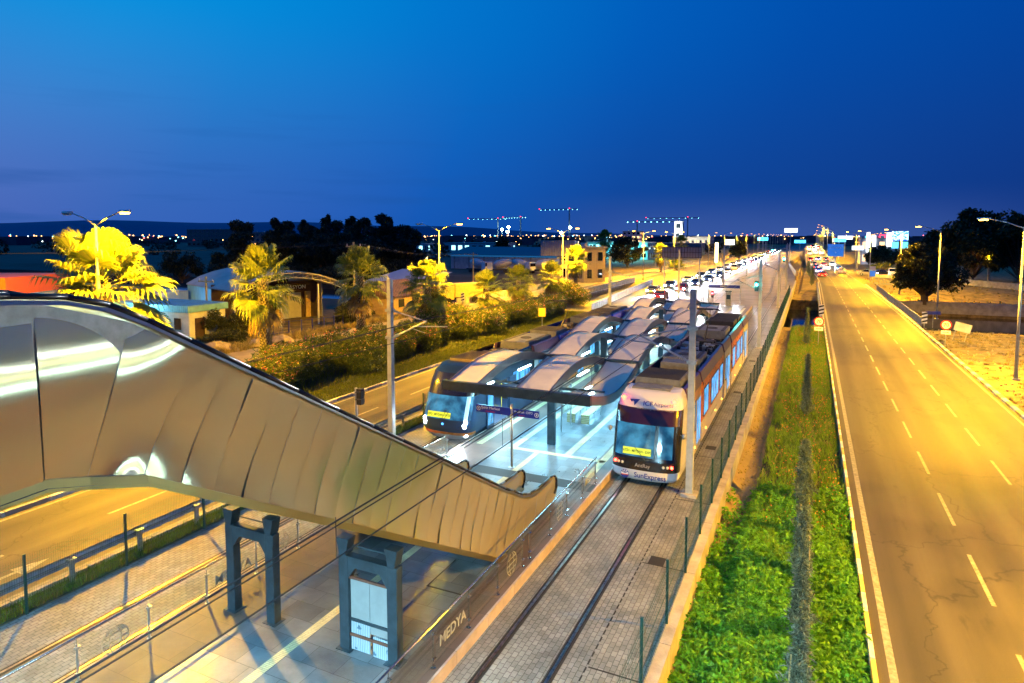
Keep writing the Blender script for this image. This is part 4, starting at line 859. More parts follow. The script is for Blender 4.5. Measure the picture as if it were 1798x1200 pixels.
for s in (-1, 1): b = MB(); b.lathe([(0, -.12), (.07, -.08), (.085, 0), (.07, .08), (0, .12)], 10, (XR + s * 1.46, Y0 + .55, 2.0)); b.tube((XR + s * 1.3, Y0 + .7, 2.0), (XR + s * 1.46, Y0 + .55, 2.0), .015); b.at(tr.location).build('mirror', m_galv, tr)
section(tr, XR, 26.2, 29.6, m_tc, m_wrap, [(26.5, 28.0)], [(28.2, 29.4)], wm=w_dim)
SY = [(29.9, 37.7, 1), (38.2, 41.5, 0), (41.9, 49.0, 1), (49.4, 53.2, 0)]
for a, c, o in SY:
    L_ = c - a
    if o: section(tr, XR, a, c, m_tc, m_to, [(a + .5, a + 1.9), (a + 2.9, a + L_ - 2.2), (a + L_ - 1.6, a + L_ - .35)])
    else: section(tr, XR, a, c, m_tc, m_tg, [(a + .5, a + 1.0)], [(a + 1.2, a + 2.5)])
for a, c in ((29.6, 29.9), (37.7, 38.2), (41.5, 41.9), (49.0, 49.4)): bellows(tr, XR, a, c)
b = MB(); b.box(XR - 1.3, XR + 1.3, 53.2, 54.0, .3, 3.3, .3); b.at(tr.location).build('front_cab', m_tw, tr, bev=.15)
b = MB(); b.quad((XR + 1.345, 33.4, .6), (XR + 1.345, 34.9, .6), (XR + 1.345, 34.9, .85), (XR + 1.345, 33.4, .85))
ttext(tr, 'www.icfairports.com', .26, MATS['print_grey'], frame((XR + 1.33, 33.9, .72), (0, 1, 0), (0, 0, 1)), 'lettering', ext=.002)
lenses_side = [(28.0, .5), (31.2, .5), (34.6, .5), (37.2, .5), (40, .5), (44, .5), (47.6, .5), (51, .5)]
for y, z in lenses_side: MB().box(XR + 1.325, XR + 1.345, y - .05, y + .05, z - .03, z + .03).at(tr.location).build('marker_lamp', m_amber, tr)
roof_box(tr, XR - .85, XR + .75, 25.4, 26.3, 3.2, 3.55); roof_box(tr, XR - .98, XR + .95, 26.5, 28.6, 3.2, 3.72, None, 1)
gear(tr, XR - .9, XR + .9, 28.8, 30.3, 3.04, 26, 1); roof_box(tr, XR - .75, XR + .85, 30.4, 31.5, 3.04, 3.68); roof_box(tr, XR - .95, XR + .9, 31.9, 34.3, 3.04, 3.66, None, 2)
gear(tr, XR - 1.0, XR + 1.0, 34.6, 41.2, 3.04, 120, 2); roof_box(tr, XR - .95, XR + .95, 41.6, 44.3, 3.04, 3.72, None, 2); gear(tr, XR - .9, XR + .9, 44.5, 46.2, 3.04, 26, 3)
roof_box(tr, XR - .95, XR + .95, 46.4, 48.8, 3.04, 3.7, m_eqd, 1); roof_box(tr, XR - .95, XR + .95, 49.5, 52.4, 3.04, 3.6, m_eqd, 1)
panto(tr, XR, 39.6, 3.3, 1)
# ---- dark tram facing the camera
XL, Y1 = -15.32, 25.05
tl = thing('tram', 'dark blue tram with lit headlamps and open door on the left track', 'tram', (XL, Y1, 0))
t_side, t_roof = m_tn, m_tn
rows = [(.2, .30, 1.1), (.44, .09, 1.28), (.58, .03, 1.31), (.74, 0, 1.325), (1.15, .05, 1.325), (2.2, .45, 1.325), (2.75, .72, 1.31), (3.15, 1.0, 1.27), (3.42, 1.45, 1.16), (3.5, 1.9, 1.05)]
cab(tl, XL, Y1, 27.75, rows, .8, [(0, 1, 0, 1, 'bumper', m_tw, 0), (1, 2, 0, 1, 'orange_stripe', m_to, 0), (2, 4, 0, 1, 'nose', m_tn, 0), (4, 5, .0, .1, 'corner_panel', m_tn, 0), (4, 5, .9, 1, 'corner_panel', m_tn, 0), (4, 5, .10, .76, 'windshield', w_dim, 0), (4, 5, .82, .9, 'windshield', w_dim, 0), (4, 5, .76, .83, 'pillar', m_tw, .01), (5, 7, 0, 1, 'header', m_tb, 0), (7, 9, 0, 1, 'roof_cowl', m_tn, 0)])
lenses(tl, 'headlamp', m_head, [(XL - 1.03, Y1 + .22, .88), (XL + 1.03, Y1 + .22, .88), (XL - 1.08, Y1 + .27, 1.06), (XL + 1.08, Y1 + .27, 1.06)], .11); lenses(tl, 'foglamp', m_head, [(XL + 1.06, Y1 + .36, .42)], .07)
lenses(tl, 'emblem', emit('blue_badge', (.05, .3, 1), 3), [(XL, Y1 + .02, .95)], .05)
for x in (-1.03, 1.03): lamp('SPOT', 'headlamp_beam', (x, .0, .9), 1500, (.75, .92, 1), tl, .06, (R(78), 0, R(180)), 70, .5)
b = MB(); b.quad((XL - .85, Y1 + .1, 1.22), (XL + .38, Y1 + .1, 1.22), (XL + .38, Y1 + .19, 1.47), (XL - .85, Y1 + .19, 1.47)); b.v = [(x, y - .06, z) for x, y, z in b.v]; b.at(tl.location).build('destination_display', m_yel, tl)
ttext(tl, 'EXPO - MEYDAN - FATİH', .14, m_disp, frame((XL - .23, Y1 + .068, 1.345), (1, 0, 0), (0, .36, 1)), 'lettering', ext=.002, bold=True, sx=.82)
b = MB(); b.tube((XL, Y1 + .0, 1.05), (XL + .3, Y1 + .15, 1.6), .012); b.tube((XL - .1, Y1 + .0, 1.05), (XL + .12, Y1 + .15, 1.6), .012); b.at(tl.location).build('wiper', m_blackm, tl)
section(tl, XL, 27.75, 32.6, m_tn, m_tn, [(30.0, 32.2)], [(30.0, 32.3)] and [], fair=m_tb, hollow=(27.8, 29.45))
MB().box(XL - 1.26, XL + 1.26, 27.76, 27.80, .34, 2.95).at(tl.location).build('partition', m_tg, tl)
b = MB(); b.box(XL + 1.335, XL + 1.37, 26.95, 27.7, .3, 2.4); b.box(XL + 1.335, XL + 1.37, 29.5, 30.3, .3, 2.4); o = b.at(tl.location).build('door', m_tn, tl)
MB().box(XL + 1.371, XL + 1.378, 27.05, 27.6, .5, 2.3).at(tl.location).build('door_glass', w_blue, o)
MB().box(XL - .5, XL + .9, 28.0, 32, 2.88, 2.93).at(tl.location).build('ceiling_light', m_led, tl); lamp('AREA', 'cabin_lamp', (.6, 4.0, 2.8), 90, CYAN, tl, 1.2, sy=2)
MB().box(XL - 1.2, XL - .75, 28.2, 31.5, .34, .85).at(tl.location).build('seat', m_tblue, tl)
MB().tube((XL + .9, 29.5, .34), (XL + .9, 29.5, 2.9), .02).at(tl.location).build('grab_pole', mat('yellow_pole', (.7, .5, .03), .4), tl)
for a, c, o in ((33.0, 36.8, 0), (37.2, 44.5, 1), (44.9, 48.6, 0), (49.0, 55.5, 1)):
    section(tl, XL, a, c, m_tw if not o else m_to, m_tw if not o else m_tn, [(a + .5, a + 1.7), (c - 1.6, c - .4)], [(a + (c - a) / 2 - .65, a + (c - a) / 2 + .65)] if o else [], fair=m_tblue if o else m_tp)
for a, c in ((32.6, 33.0), (36.8, 37.2), (44.5, 44.9), (48.6, 49.0)): bellows(tl, XL, a, c)
roof_box(tl, XL - .9, XL + .9, 27.2, 29.4, 3.04, 3.62, mat('roof_unit_tan', (.24, .19, .09), .6, var=.2), 1); gear(tl, XL - .9, XL + .9, 29.6, 32.4, 3.04, 30, 8); roof_box(tl, XL - .95, XL + .9, 33.1, 36.6, 3.04, 3.6, None, 2); roof_box(tl, XL - .95, XL + .9, 37.4, 39.5, 3.04, 3.66, None, 1)
gear(tl, XL - .9, XL + .9, 39.6, 44.4, 3.04, 60, 9); roof_box(tl, XL - .95, XL + .9, 45, 48.3, 3.04, 3.62, None, 1); roof_box(tl, XL - .95, XL + .9, 49.4, 51.8, 3.04, 3.6, None, 1); roof_box(tl, XL - .95, XL + .9, 52.2, 54.8, 3.04, 3.6, None, 2)
panto(tl, XL, 40.5, 3.3, 1)
# ================================================================ people and cars
def person(loc, rz, label, pose, shirt, pants):
    J = {'pel': (0, 0, .95, .13), 'wst': (0, .0, 1.1, .125), 'ch': (0, .01, 1.33, .15), 'nk': (0, .0, 1.5, .055), 'hd': (0, -.02, 1.6, .085), 'ht': (0, -.01, 1.7, .08),
         'kl': (-.1, -.02, .5, .06), 'al': (-.11, 0, .1, .042), 'fl': (-.12, -.16, .03, .035), 'kr': (.11, -.1, .52, .06), 'ar': (.13, .02, .12, .042), 'fr': (.14, -.14, .03, .035), 'hl': (-.1, 0, .88, .09), 'hr': (.1, 0, .88, .09),
         'sl': (-.2, 0, 1.42, .055), 'el': (-.27, -.02, 1.15, .042), 'wl': (-.25, -.16, .95, .03), 'sr': (.2, 0, 1.42, .055), 'er': (.3, -.1, 1.2, .042), 'wr': (.22, -.3, 1.3, .03), 'pl': (-.245, -.2, .87, .03), 'pr': (.19, -.36, 1.36, .03)}
    J.update(pose)
    E = [('pel', 'wst'), ('wst', 'ch'), ('ch', 'nk'), ('nk', 'hd'), ('hd', 'ht'), ('pel', 'hl'), ('hl', 'kl'), ('kl', 'al'), ('al', 'fl'), ('pel', 'hr'), ('hr', 'kr'), ('kr', 'ar'), ('ar', 'fr'), ('ch', 'sl'), ('sl', 'el'), ('el', 'wl'), ('wl', 'pl'), ('ch', 'sr'), ('sr', 'er'), ('er', 'wr'), ('wr', 'pr')]
    K = list(J)
    for h, s in (('pl', -1), ('pr', 1)):
        p = Vector(J[h][:3]); w = Vector(J['wl' if h == 'pl' else 'wr'][:3]); d = (p - w).normalized(); side = d.orthogonal().normalized()
        for i in range(4): k = h + str(i); q = p + d * (.07 - .006 * abs(i - 1)) + side * (.018 * (i - 1.5)); J[k] = (*q, .008); K.append(k); E.append((h, k))
        k = h + 't'; q = p + side * .05 + d * .02; J[k] = (*q, .009); K.append(k); E.append((h, k))
    me = bpy.data.meshes.new('person'); me.from_pydata([J[k][:3] for k in K], [(K.index(a), K.index(c)) for a, c in E], [])
    o = bpy.data.objects.new('person', me); col.objects.link(o); o.modifiers.new('s', 'SKIN'); o.modifiers.new('u', 'SUBSURF').levels = 2
    for i, k in enumerate(K): sv = me.skin_vertices[0].data[i]; sv.radius = (J[k][3],) * 2; sv.use_root = (k == 'pel')
    m2 = bpy.data.meshes.new_from_object(o.evaluated_get(bpy.context.evaluated_depsgraph_get())); o.modifiers.clear(); o.data = m2
    m2.materials.clear()
    for m in (mat('skin', (.42, .22, .14), .5), shirt, pants, m_blackm): m2.materials.append(m)
    for p in m2.polygons:
        z = p.center.z; x = abs(p.center.x); p.use_smooth = True
        p.material_index = 0 if z > 1.5 else (3 if z < .08 else (2 if z < 1.0 and x < .22 else (1 if (p.center.y > -.12 or z > 1.38) else 0)))
    o.location = loc; o.rotation_euler.z = rz; tag(o, label, 'person')
    b = MB(); b.lathe([(.0, .1), (.06, .085), (.098, .03), (.1, -.02), (.092, -.05)], 14, (0, .008, 1.67)); h = b.build('hair', mat('dark_hair', (.02, .015, .012), .7), o, smooth=True)
    b = MB()
    for s in (-1, 1): b.lathe([(0, -.012), (.012, 0), (0, .012)], 8, (s * .032, -.098, 1.645))
    b.build('eye', m_blackm, o); b = MB(); b.loft([[(-.012, -.1, 1.63), (.012, -.1, 1.63), (0, -.1, 1.65)], [(-.014, -.118, 1.6), (.014, -.118, 1.6), (0, -.115, 1.61)]]); b.box(-.025, .025, -.106, -.098, 1.567, 1.573); b.build('face', MATS['skin'], o)
    return o
person((-14.75, 28.55, .34), R(35), 'person in pale shirt and dark trousers standing in the open door of the dark tram', {}, mat('pale_shirt', (.45, .55, .6), .8), mat('dark_trousers', (.03, .04, .06), .8))
def car(color, name, label, cat='car', H=1.45, van=False):
    t = thing(name, label, cat, (0, 0, 0)); hw = .87; m = mat('car_paint_' + color[0], color[1], .25, .3, coat=.7)
    P = [(-2.1, .28), (-2.16, .5), (-2.08, .74), (-1.85, .82), (-1.05, .93), (-.45, 1.38), (.0, 1.45), (.75, 1.43), (1.45, 1.05), (2.0, .98), (2.12, .8), (2.14, .5), (2.08, .28)]
    if van: P = [(-2.2, .3), (-2.26, .6), (-2.1, .95), (-1.7, 1.12), (-1.1, 1.85), (-.7, 1.95), (2.1, 1.95), (2.2, 1.8), (2.25, .8), (2.2, .3)]
    b = MB(); n = len(P)
    def ring(x, inset): return [(x, y * (1 - inset * .06), .28 + (z - .28) * (1 - inset * .04)) for y, z in P]
    R_ = []
    for x, ins in ((-hw, 1), (-hw + .06, 0), (hw - .06, 0), (hw, 1)): R_.append([(x * (1 - .13 * max(0, z - .9) / .6) , y, z) for _, y, z in ring(x, ins)])
    b.loft(R_); b.build('body', m, t, smooth=False, bev=.02)
    G = ([(-1.0, .95), (-.44, 1.34), (.0, 1.40), (.74, 1.38), (1.38, 1.04), (.8, .94)] if not van else [(-1.62, 1.14), (-1.12, 1.76), (2.0, 1.76), (2.05, 1.15)])
    b = MB(); b.loft([[(s * (hw + .006) * (1 - .13 * max(0, z - .9) / .6), y, z) for y, z in G] for s in (-1, 1)]); b.build('side_window', m_dglass, t)
    b = MB(); a, c = ((-.97, .965), (-.47, 1.345)) if not van else ((-1.62, 1.17), (-1.14, 1.80))
    b.quad((-.72, a[0] - .03, a[1] + .02), (.72, a[0] - .03, a[1] + .02), (.64, c[0] - .03, c[1] + .02), (-.64, c[0] - .03, c[1] + .02)); b.build('windscreen', m_dglass, t)
    b = MB(); a, c = ((1.4, 1.09), (.8, 1.42)) if not van else ((2.235, 1.2), (2.215, 1.75))
    b.quad((-.66, a[0] + .03, a[1] + .02), (.66, a[0] + .03, a[1] + .02), (.6, c[0] + .03, c[1] + .01), (-.6, c[0] + .03, c[1] + .01)); b.build('rear_window', m_dglass, t)
    for sx in (-1, 1):
        for y in (-1.32, 1.3):
            b = MB(); b.tube((sx * .70, y, .32), (sx * .89, y, .32), .32, None, 16); w = b.build('wheel', m_black, t); b = MB(); b.tube((sx * .885, y, .32), (sx * .9, y, .32), .19, None, 12); b.build('rim', m_galv, w)
        MB().bx((sx * .62, -2.13, .68), (.3, .08, .14)).build('headlight', m_head, t); MB().bx((sx * .66, 2.1, .78), (.28, .08, .16)).build('tail_light', m_tail, t)
        MB().bx((sx * .95, -.75, 1.0), (.16, .12, .1)).build('mirror', m, t)
    MB().bx((0, -2.17, .42), (1.3, .04, .16)).build('grille', m_blackm, t); MB().bx((0, 2.15, .55), (.5, .02, .12)).build('number_plate', m_swhite, t)
    return t
COL = [('silver', (.45, .46, .48)), ('white', (.75, .75, .75)), ('black', (.02, .02, .025)), ('red', (.35, .02, .02)), ('blue', (.03, .07, .25)), ('grey', (.15, .16, .17))]
protos = []
for i, c in enumerate(COL): protos.append((c[0], car(c, 'car', 'x', van=(i == 1))))
used = set(); rnd = random.Random(11)
def put(kind, x, y, rz, label, group, light=0):
    c, p = protos[kind]
    if kind in used: p = copy_tree(p)
    used.add(kind); p.location = (x, y, rz_(x, y)); p.rotation_euler.z = rz; p['label'] = label; p['group'] = group
    if light: 
        l = lamp('SPOT', 'headlight_beam', (0, -2.3, .75), light, (.9, .95, 1), p, .25, (R(76), 0, R(180)), 48, .7)
    return p
rz_ = lambda x, y: rz(y) if x > -4 else 0
ordn = ['first', 'second', 'third', 'fourth', 'fifth', 'sixth', 'seventh', 'eighth', 'ninth', 'tenth', 'eleventh', 'twelfth', 'thirteenth', 'fourteenth', 'fifteenth', 'sixteenth', 'seventeenth', 'eighteenth', 'nineteenth', 'twentieth', 'twenty first', 'twenty second', 'twenty third', 'twenty fourth', 'twenty fifth']
for ln, (f, y, nm) in enumerate(((.26, 98, 'inner'), (.74, 107, 'outer'))):
    for i in range(20):
        k = rnd.randrange(6); xl = interp(LR, y); xo = interp(LL, y); x = xl + (max(xo, xl - 7) - xl) * f
        put(k, x, y, 0, '%s oncoming car with lit headlamps, %s in the %s lane of the left road' % (protos[k][0], ordn[i], nm), 'oncoming cars on the left road', 14000 if y < 330 else 0)
        y += rnd.uniform(11, 16) * (1 + i * .04)
for ln, (f, y, nm) in enumerate(((.17, 168, 'left'), (.49, 205, 'middle'), (.82, 186, 'right'))):
    for i in range(8):
        k = rnd.randrange(6); x = interp(RL, y) * (1 - f) + interp(RR, y) * f
        put(k, x, y, math.pi, '%s car with red tail lights, %s in the %s lane of the right road' % (protos[k][0], ordn[i], nm), 'cars driving away on the right road', 0)
        y += rnd.uniform(16, 34)
m_head.node_tree.nodes['Principled BSDF'].inputs['Emission Strength'].default_value = 60
for i, (x, y, a, l) in enumerate(((12.9, 180, 80, 'left'), (16.0, 181, 95, 'middle'), (19.5, 180, 85, 'right'))):
    p = put((0, 2, 1)[i], x, y, R(a), '%s %s car parked beside the slip road' % (('silver', 'black', 'white')[i], 'stationary'), 'cars parked beside the slip road')
# ================================================================ street lamps
def street_lamp(double, lit, cone=140):
    t = thing('street_lamp', 'x', 'street lamp', (0, 0, 0), group='street lamps'); h = 10.3
    MB().tube((0, 0, 0), (0, 0, h), .11, .055, 12).build('pole', m_pole, t, smooth=True); MB().box(-.2, .2, -.2, .2, -.02, .08).build('base_plate', m_conc, t)
    for s, on in lit:
        MB().path([(0, 0, h - .1), (s * .9, 0, h + .28), (s * 1.9, 0, h + .55)], .035, 8).build('arm', m_pole, t, smooth=True)
        b = MB(); b.loft([[(s * x, y * w, h + .55 + z) for y, z in ((-1, 0), (-.7, .09), (.7, .09), (1, 0), (.7, -.03), (-.7, -.03))] for x, w in ((1.85, .06), (2.05, .14), (2.45, .16), (2.62, .07))]); hd = b.build('lamp_head', m_white, t, smooth=False)
        b = MB(); b.loft([[(s * x, y, h + .51 + z) for y, z in ((-w, 0), (w, 0), (w * .6, -.07), (-w * .6, -.07))] for x, w in ((2.0, .10), (2.2, .14), (2.5, .1))]); b.build('lamp_glass', m_sod if on else m_lens, hd)
        if on: lamp('SPOT', 'sodium_light', (s * 2.25, 0, h + .40), on, SOD, t, .12, (0, 0, 0), cone, .35)
    return t
def lab_lamp(o, loc, l, rzz=0, s=None): o.location = loc; o.rotation_euler.z = rzz; o['label'] = l; return o
LP = 45000
l1 = lab_lamp(street_lamp(1, ((-1, 0), (1, LP * .7)), 178), (-32.0, 19.9, 0), 'double armed street lamp above the biggest palm, only its right head lit')
dup(l1, (-32.0, 52.0, 0), 'double armed street lamp behind the fourth palm, only its right head glowing')
l3 = lab_lamp(street_lamp(1, ((-1, LP * .8), (1, LP * .7)), 172), (-33.0, 88.0, 0), 'double armed street lamp with two dim orange heads by the last palms')
for i, (x, y) in enumerate(((-33.5, 140), (-33.5, 175))): dup(l3, (x, y, 0), 'double armed street lamp beyond the canal, %s one' % ('nearer', 'farther')[i])
l2 = lab_lamp(street_lamp(0, ((-1, LP * .95),), 152), (12.8, 53, 0), 'single armed street lamp with a lit orange head at the right edge of the picture')
for y, x, l in ((18, 12.8, 'street lamp standing right of the near road, out of view'), (-14, 12.8, 'street lamp right of the road behind the footbridge'), (88.5, 13.6, 'single armed lit street lamp beside the canal and the right hand speed sign'), (124, 13.6, 'single armed street lamp on the far bank of the canal'), (160, 11.8, 'single armed street lamp where the slip road leaves'), (196, 11, 'single armed street lamp before the flyover')): d_ = dup(l2, (x, y, 0), l); [setattr(c, 'data', c.data.copy()) or setattr(c.data, 'energy', c.data.energy * .8) for c in d_.children if c.type == 'LIGHT' and y < 20]
lf = street_lamp(0, ((-1, 0),)); lf.location = (7, 235, 0); lf['label'] = 'street lamp at the foot of the flyover'
for c in lf.children:
    if c.name.startswith('lamp_head'):
        for g in c.children: g.data.materials[0] = m_soddim
n_ = 0; wd = ['first', 'second', 'third', 'fourth', 'fifth', 'sixth', 'seventh', 'eighth', 'ninth', 'tenth', 'eleventh', 'twelfth', 'thirteenth', 'fourteenth', 'fifteenth', 'sixteenth', 'seventeenth', 'eighteenth']
for i in range(16):
    y = 268 + i * 33; d = dup(lf, (interp(RR, y) + 1.5, y, rz(y)), 'distant orange street lamp right of the flyover, %s in the row' % wd[i])
    if i < 6: lamp('SPOT', 'sodium_light', (-2.2, 0, 10.6), LP, SOD, d, .3, spot=165)
for i in range(16):
    y = 215 + i * 34; d = dup(lf, (interp(LL, y) - 1.5, y, 0), 'distant orange street lamp left of the bright road, %s in the row' % wd[i], math.pi)
    if i < 6: lamp('SPOT', 'sodium_light', (-2.2, 0, 10.6), LP * .8, SOD, d, .3, spot=165)
for i in range(8):
    y = 240 + i * 45; dup(lf, (24 + i * 2.5, y, 0), 'distant orange street lamp beside the lit shops, %s in the row' % wd[i])
t = thing('park_lamp', 'short lit lamp on a pale post before the dark trees on the right', 'lamp', (35.2, 170, 0)); MB().tube((0, 0, 0), (0, 0, 4.6), .22, .18, 10).build('post', m_conc, t); b = MB(); b.lathe([(0, 0), (.3, .05), (.3, .35), (0, .45)], 12, (0, 0, 4.6)); b.build('globe', m_sod, t); lamp('POINT', 'park_light', (0, -.6, 5.1), 2500, SOD, t, .3)
# ================================================================ vegetation
rg = np.random.default_rng(4)
def leaves(P, L_, W_, up=.0, jit=1.0, r=None, fold=0):
    """a bent leaf (two quads) at every point"""
    r = r or rg; n = len(P); d = r.normal(size=(n, 3)); d[:, 2] = d[:, 2] * jit + up; d /= np.linalg.norm(d, axis=1)[:, None]
    s = np.cross(d, r.normal(size=(n, 3))); s /= np.linalg.norm(s, axis=1)[:, None]
    L_ = (L_ * r.uniform(.6, 1.25, n))[:, None]; W_ = W_ * r.uniform(.7, 1.2, n)[:, None]
    m = P + d * L_ * .5; e = P + d * L_ - np.array([0, 0, 1]) * L_ * .22
    Q = np.stack([P - s * W_ * .25, P + s * W_ * .25, m + s * W_ * .5, m - s * W_ * .5, m - s * W_ * .5, m + s * W_ * .5, e + s * W_ * .08, e - s * W_ * .08], 1)
    return Q.reshape(-1, 3)
def blob(n, c, rad, shell=.5, r=None):
    r = r or rg; v = r.normal(size=(n, 3)); v /= np.linalg.norm(v, axis=1)[:, None]; q = r.uniform(0, 1, n) ** (1 / 3.); q = shell + (1 - shell) * q
    return np.array(c) + v * q[:, None] * np.array(rad)
f_plant = foliage('shrub_leaf', (.17, .44, .02), (.05, .18, .01), .5, .3); f_ole = foliage('oleander_leaf', (.16, .19, .025), (.05, .08, .015), .5, .2); f_gr = foliage('grass_blade', (.22, .38, .03), (.10, .20, .012), .6, .3)
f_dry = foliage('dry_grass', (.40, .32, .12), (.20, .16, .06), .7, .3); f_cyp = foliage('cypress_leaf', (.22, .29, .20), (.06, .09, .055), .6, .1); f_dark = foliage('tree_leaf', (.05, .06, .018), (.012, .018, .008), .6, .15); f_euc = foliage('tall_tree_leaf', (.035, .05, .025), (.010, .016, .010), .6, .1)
f_pal = foliage('palm_leaf', (.34, .37, .05), (.12, .18, .028), .45, .25); f_paldry = foliage('dry_palm_leaf', (.42, .30, .10), (.22, .15, .05), .7, .2)
f_fl = [foliage('pink_petal', (.75, .22, .24), (.55, .12, .15), .5, .3), foliage('cream_petal', (.75, .66, .35), (.6, .5, .2), .5, .3), foliage('orange_petal', (.70, .28, .06), (.5, .2, .05), .5, .3)]
m_ptr = mat('palm_trunk', (.20, .16, .11), .9, c2=(.07, .055, .04), vs=5, bump=1, bs=9); m_boot = mat('palm_boot', (.42, .36, .26), .75, var=.3, vs=9)
# planting in the verge: leafy ground cover near the camera, flowering grass farther off
n = 5800; X = rg.uniform(-2.62, 1.42, n); Y = 8.5 + rg.beta(1.15, 1.5, n) * 18.5; keep = (X > -1.9) | (rg.random(n) < np.clip((25 - Y) / 8, .12, .85)); X, Y = X[keep], Y[keep]; n = len(X)
Z = np.array([gh(x, y) for x, y in zip(X, Y)]); hh = rg.uniform(.12, .42, n) * (1 + .35 * np.sin(X * 3.1 + Y * .9))
PP = []; 
for k in range(15): a = rg.uniform(0, 6.28, n); q = rg.uniform(.0, .16, n); PP.append(np.stack([X + q * np.cos(a), Y + q * np.sin(a), Z + hh * rg.uniform(.25, 1, n)], 1))
o = npmesh('shrub_planting', leaves(np.concatenate(PP), .17, .062, .35, .6), f_plant); tag(o, 'bright green leafy ground cover filling the strip beside the near wall', 'ground cover', kind='stuff')
def blades(n, x0, x1, y0, y1, h, w, lean=.35, clump=0):
    if clump: cx = rg.uniform(x0, x1, n // clump); cy_ = rg.uniform(y0, y1, n // clump); i = rg.integers(0, n // clump, n); X = cx[i] + rg.normal(0, .08, n); Y = cy_[i] + rg.normal(0, .08, n); X = np.clip(X, x0, x1)
    else: X = rg.uniform(x0, x1, n); Y = rg.uniform(y0, y1, n)
    Z = np.array([gh(x, y) if x > -2.7 else 0 for x, y in zip(X, Y)]); a = rg.uniform(0, 6.28, n); h = h * rg.uniform(.5, 1.3, n); s = np.stack([np.cos(a), np.sin(a), np.zeros(n)], 1) * w / 2
    d = np.stack([-np.sin(a), np.cos(a), np.zeros(n)], 1) * (h * lean * rg.uniform(.3, 1.6, n))[:, None]; B = np.stack([X, Y, Z], 1); up = np.zeros((n, 3)); up[:, 2] = 1
    m = B + up * (h * .55)[:, None] + d * .35; e = B + up * h[:, None] + d
    return np.stack([B - s, B + s, m + s * .8, m - s * .8, m - s * .8, m + s * .8, e + s * .15, e - s * .15], 1).reshape(-1, 3)
o = npmesh('verge_grass', np.concatenate([blades(26000, -1.7, 1.42, 20, 77, .34, .022, .5, 14), blades(16000, -1.3, 1.42, 20, 77, .2, .03, .6), blades(3000, -2.3, 1.42, 9, 24, .4, .018, .5, 20)]), f_gr); tag(o, 'long tufted grass on the strip between wall and road', 'grass', kind='stuff')
o = npmesh('leaf_litter', np.concatenate([blades(2500, -2.6, -1.6, 8, 77, .08, .06, 1.5), blades(2500, -1.6, 1.4, 24, 77, .26, .03, .8, 10)]), f_dry); tag(o, 'dry straw and dead leaves along the ditch by the wall', 'dry grass', kind='stuff')
n = 3000; X = rg.uniform(-1.3, 1.35, n); Y = rg.uniform(23, 77, n); Z = np.array([gh(x, y) for x, y in zip(X, Y)]) + rg.uniform(.15, .36, n)
k_ = (np.sin(X * 4 + Y * .6) + np.sin(Y * 1.1)) > -.6; o = npmesh('orange_flowers', leaves(np.stack([X, Y, Z], 1)[k_], .07, .06, .5), f_fl[2]); tag(o, 'small orange flowers scattered through the strip of grass', 'flowers', kind='stuff')
o = npmesh('roadside_grass', np.concatenate([blades(15000, -18.68, -18.02, 4, 34, .17, .014), blades(6000, -18.68, -18.02, 34, 76, .17, .03)]), foliage('green_grass', (.12, .22, .02), (.05, .11, .01), .6, .3)); tag(o, 'thin strip of green grass under the guardrail', 'grass', kind='stuff')
o = npmesh('lawn_grass', np.concatenate([blades(26000, -27.6, -25.25, 26, 77, .14, .035), blades(16000, -34.3, -27, 26, 77, .25, .04)]), MATS.get('x') or foliage('lawn_blade', (.13, .15, .02), (.05, .08, .01), .6, .3)); tag(o, 'narrow lawn between the left kerb and the oleander bushes', 'grass', kind='stuff')
o = npmesh('weeds', np.concatenate([blades(9000, -45.5, -43.2, 34, 77, .5, .04, .5, 18), blades(2500, -35.4, -34.4, 28, 78, .3, .04, .5, 9), blades(16000, 10.9, 26, 30, 79, .16, .035, .6, 22), blades(5000, 11, 40, 122, 165, .3, .06, .6, 20)]), f_dry); tag(o, 'dry yellow weeds along the far edge of the sandy road', 'weeds', kind='stuff')
# cypress row
def cyp(h, seed, n=3800):
    r = np.random.default_rng(seed); zz = r.uniform(0, 1, n) ** .8; rad = .31 * (1 - zz) ** .8 * np.minimum(1, zz * 7 + .25) * (1 + .25 * np.sin(zz * 23 + seed)) + .012
    a = r.uniform(0, 6.28, n); cl = 1 + .35 * np.sin(a * 3 + zz * 19); P = np.stack([rad * cl * np.cos(a) * r.uniform(.5, 1, n), rad * cl * np.sin(a) * r.uniform(.5, 1, n), zz * 1.0], 1); P[:, 2] *= h
    t = thing('cypress', 'x', 'cypress', (0, 0, 0), group='row of young cypresses in the verge'); npmesh('foliage', leaves(P, .17, .028, 1.1, .8, r), f_cyp, t); MB().tube((0, 0, -.1), (0, 0, h * .8), .03, .012, 6).build('trunk', m_bark, t)
    if seed < 3: MB().tube((-.22, -.1, 0), (-.16, -.08, 1.35), .018).build('stake', m_wood, t)
    return t
c1, c2 = cyp(2.05, 1), cyp(3.4, 5, 4600)
c1.location = (.05, 13.9, -.28); c1['label'] = 'young cypress with a wooden stake at the bottom edge of the picture'; c2.location = (.05, 38.6, -.28); c2['label'] = 'tall slim cypress standing alone in the orange flowers'
for p, y, s, l in ((c1, 16.7, 1, 'second cypress from the bottom of the picture'), (c1, 19.8, 1.0, 'third cypress from the bottom of the picture'), (c1, 22.5, .9, 'fourth cypress from the bottom, close behind the third'), (c1, 25.4, 1.18, 'fifth cypress from the bottom, ending the near group'), (c2, 64, 1.0, 'tall cypress just before the canal, left of the speed limit sign')):
    dup(p, (.05 if y < 60 else -.1, y, -.28), l, y * 1.7, s)
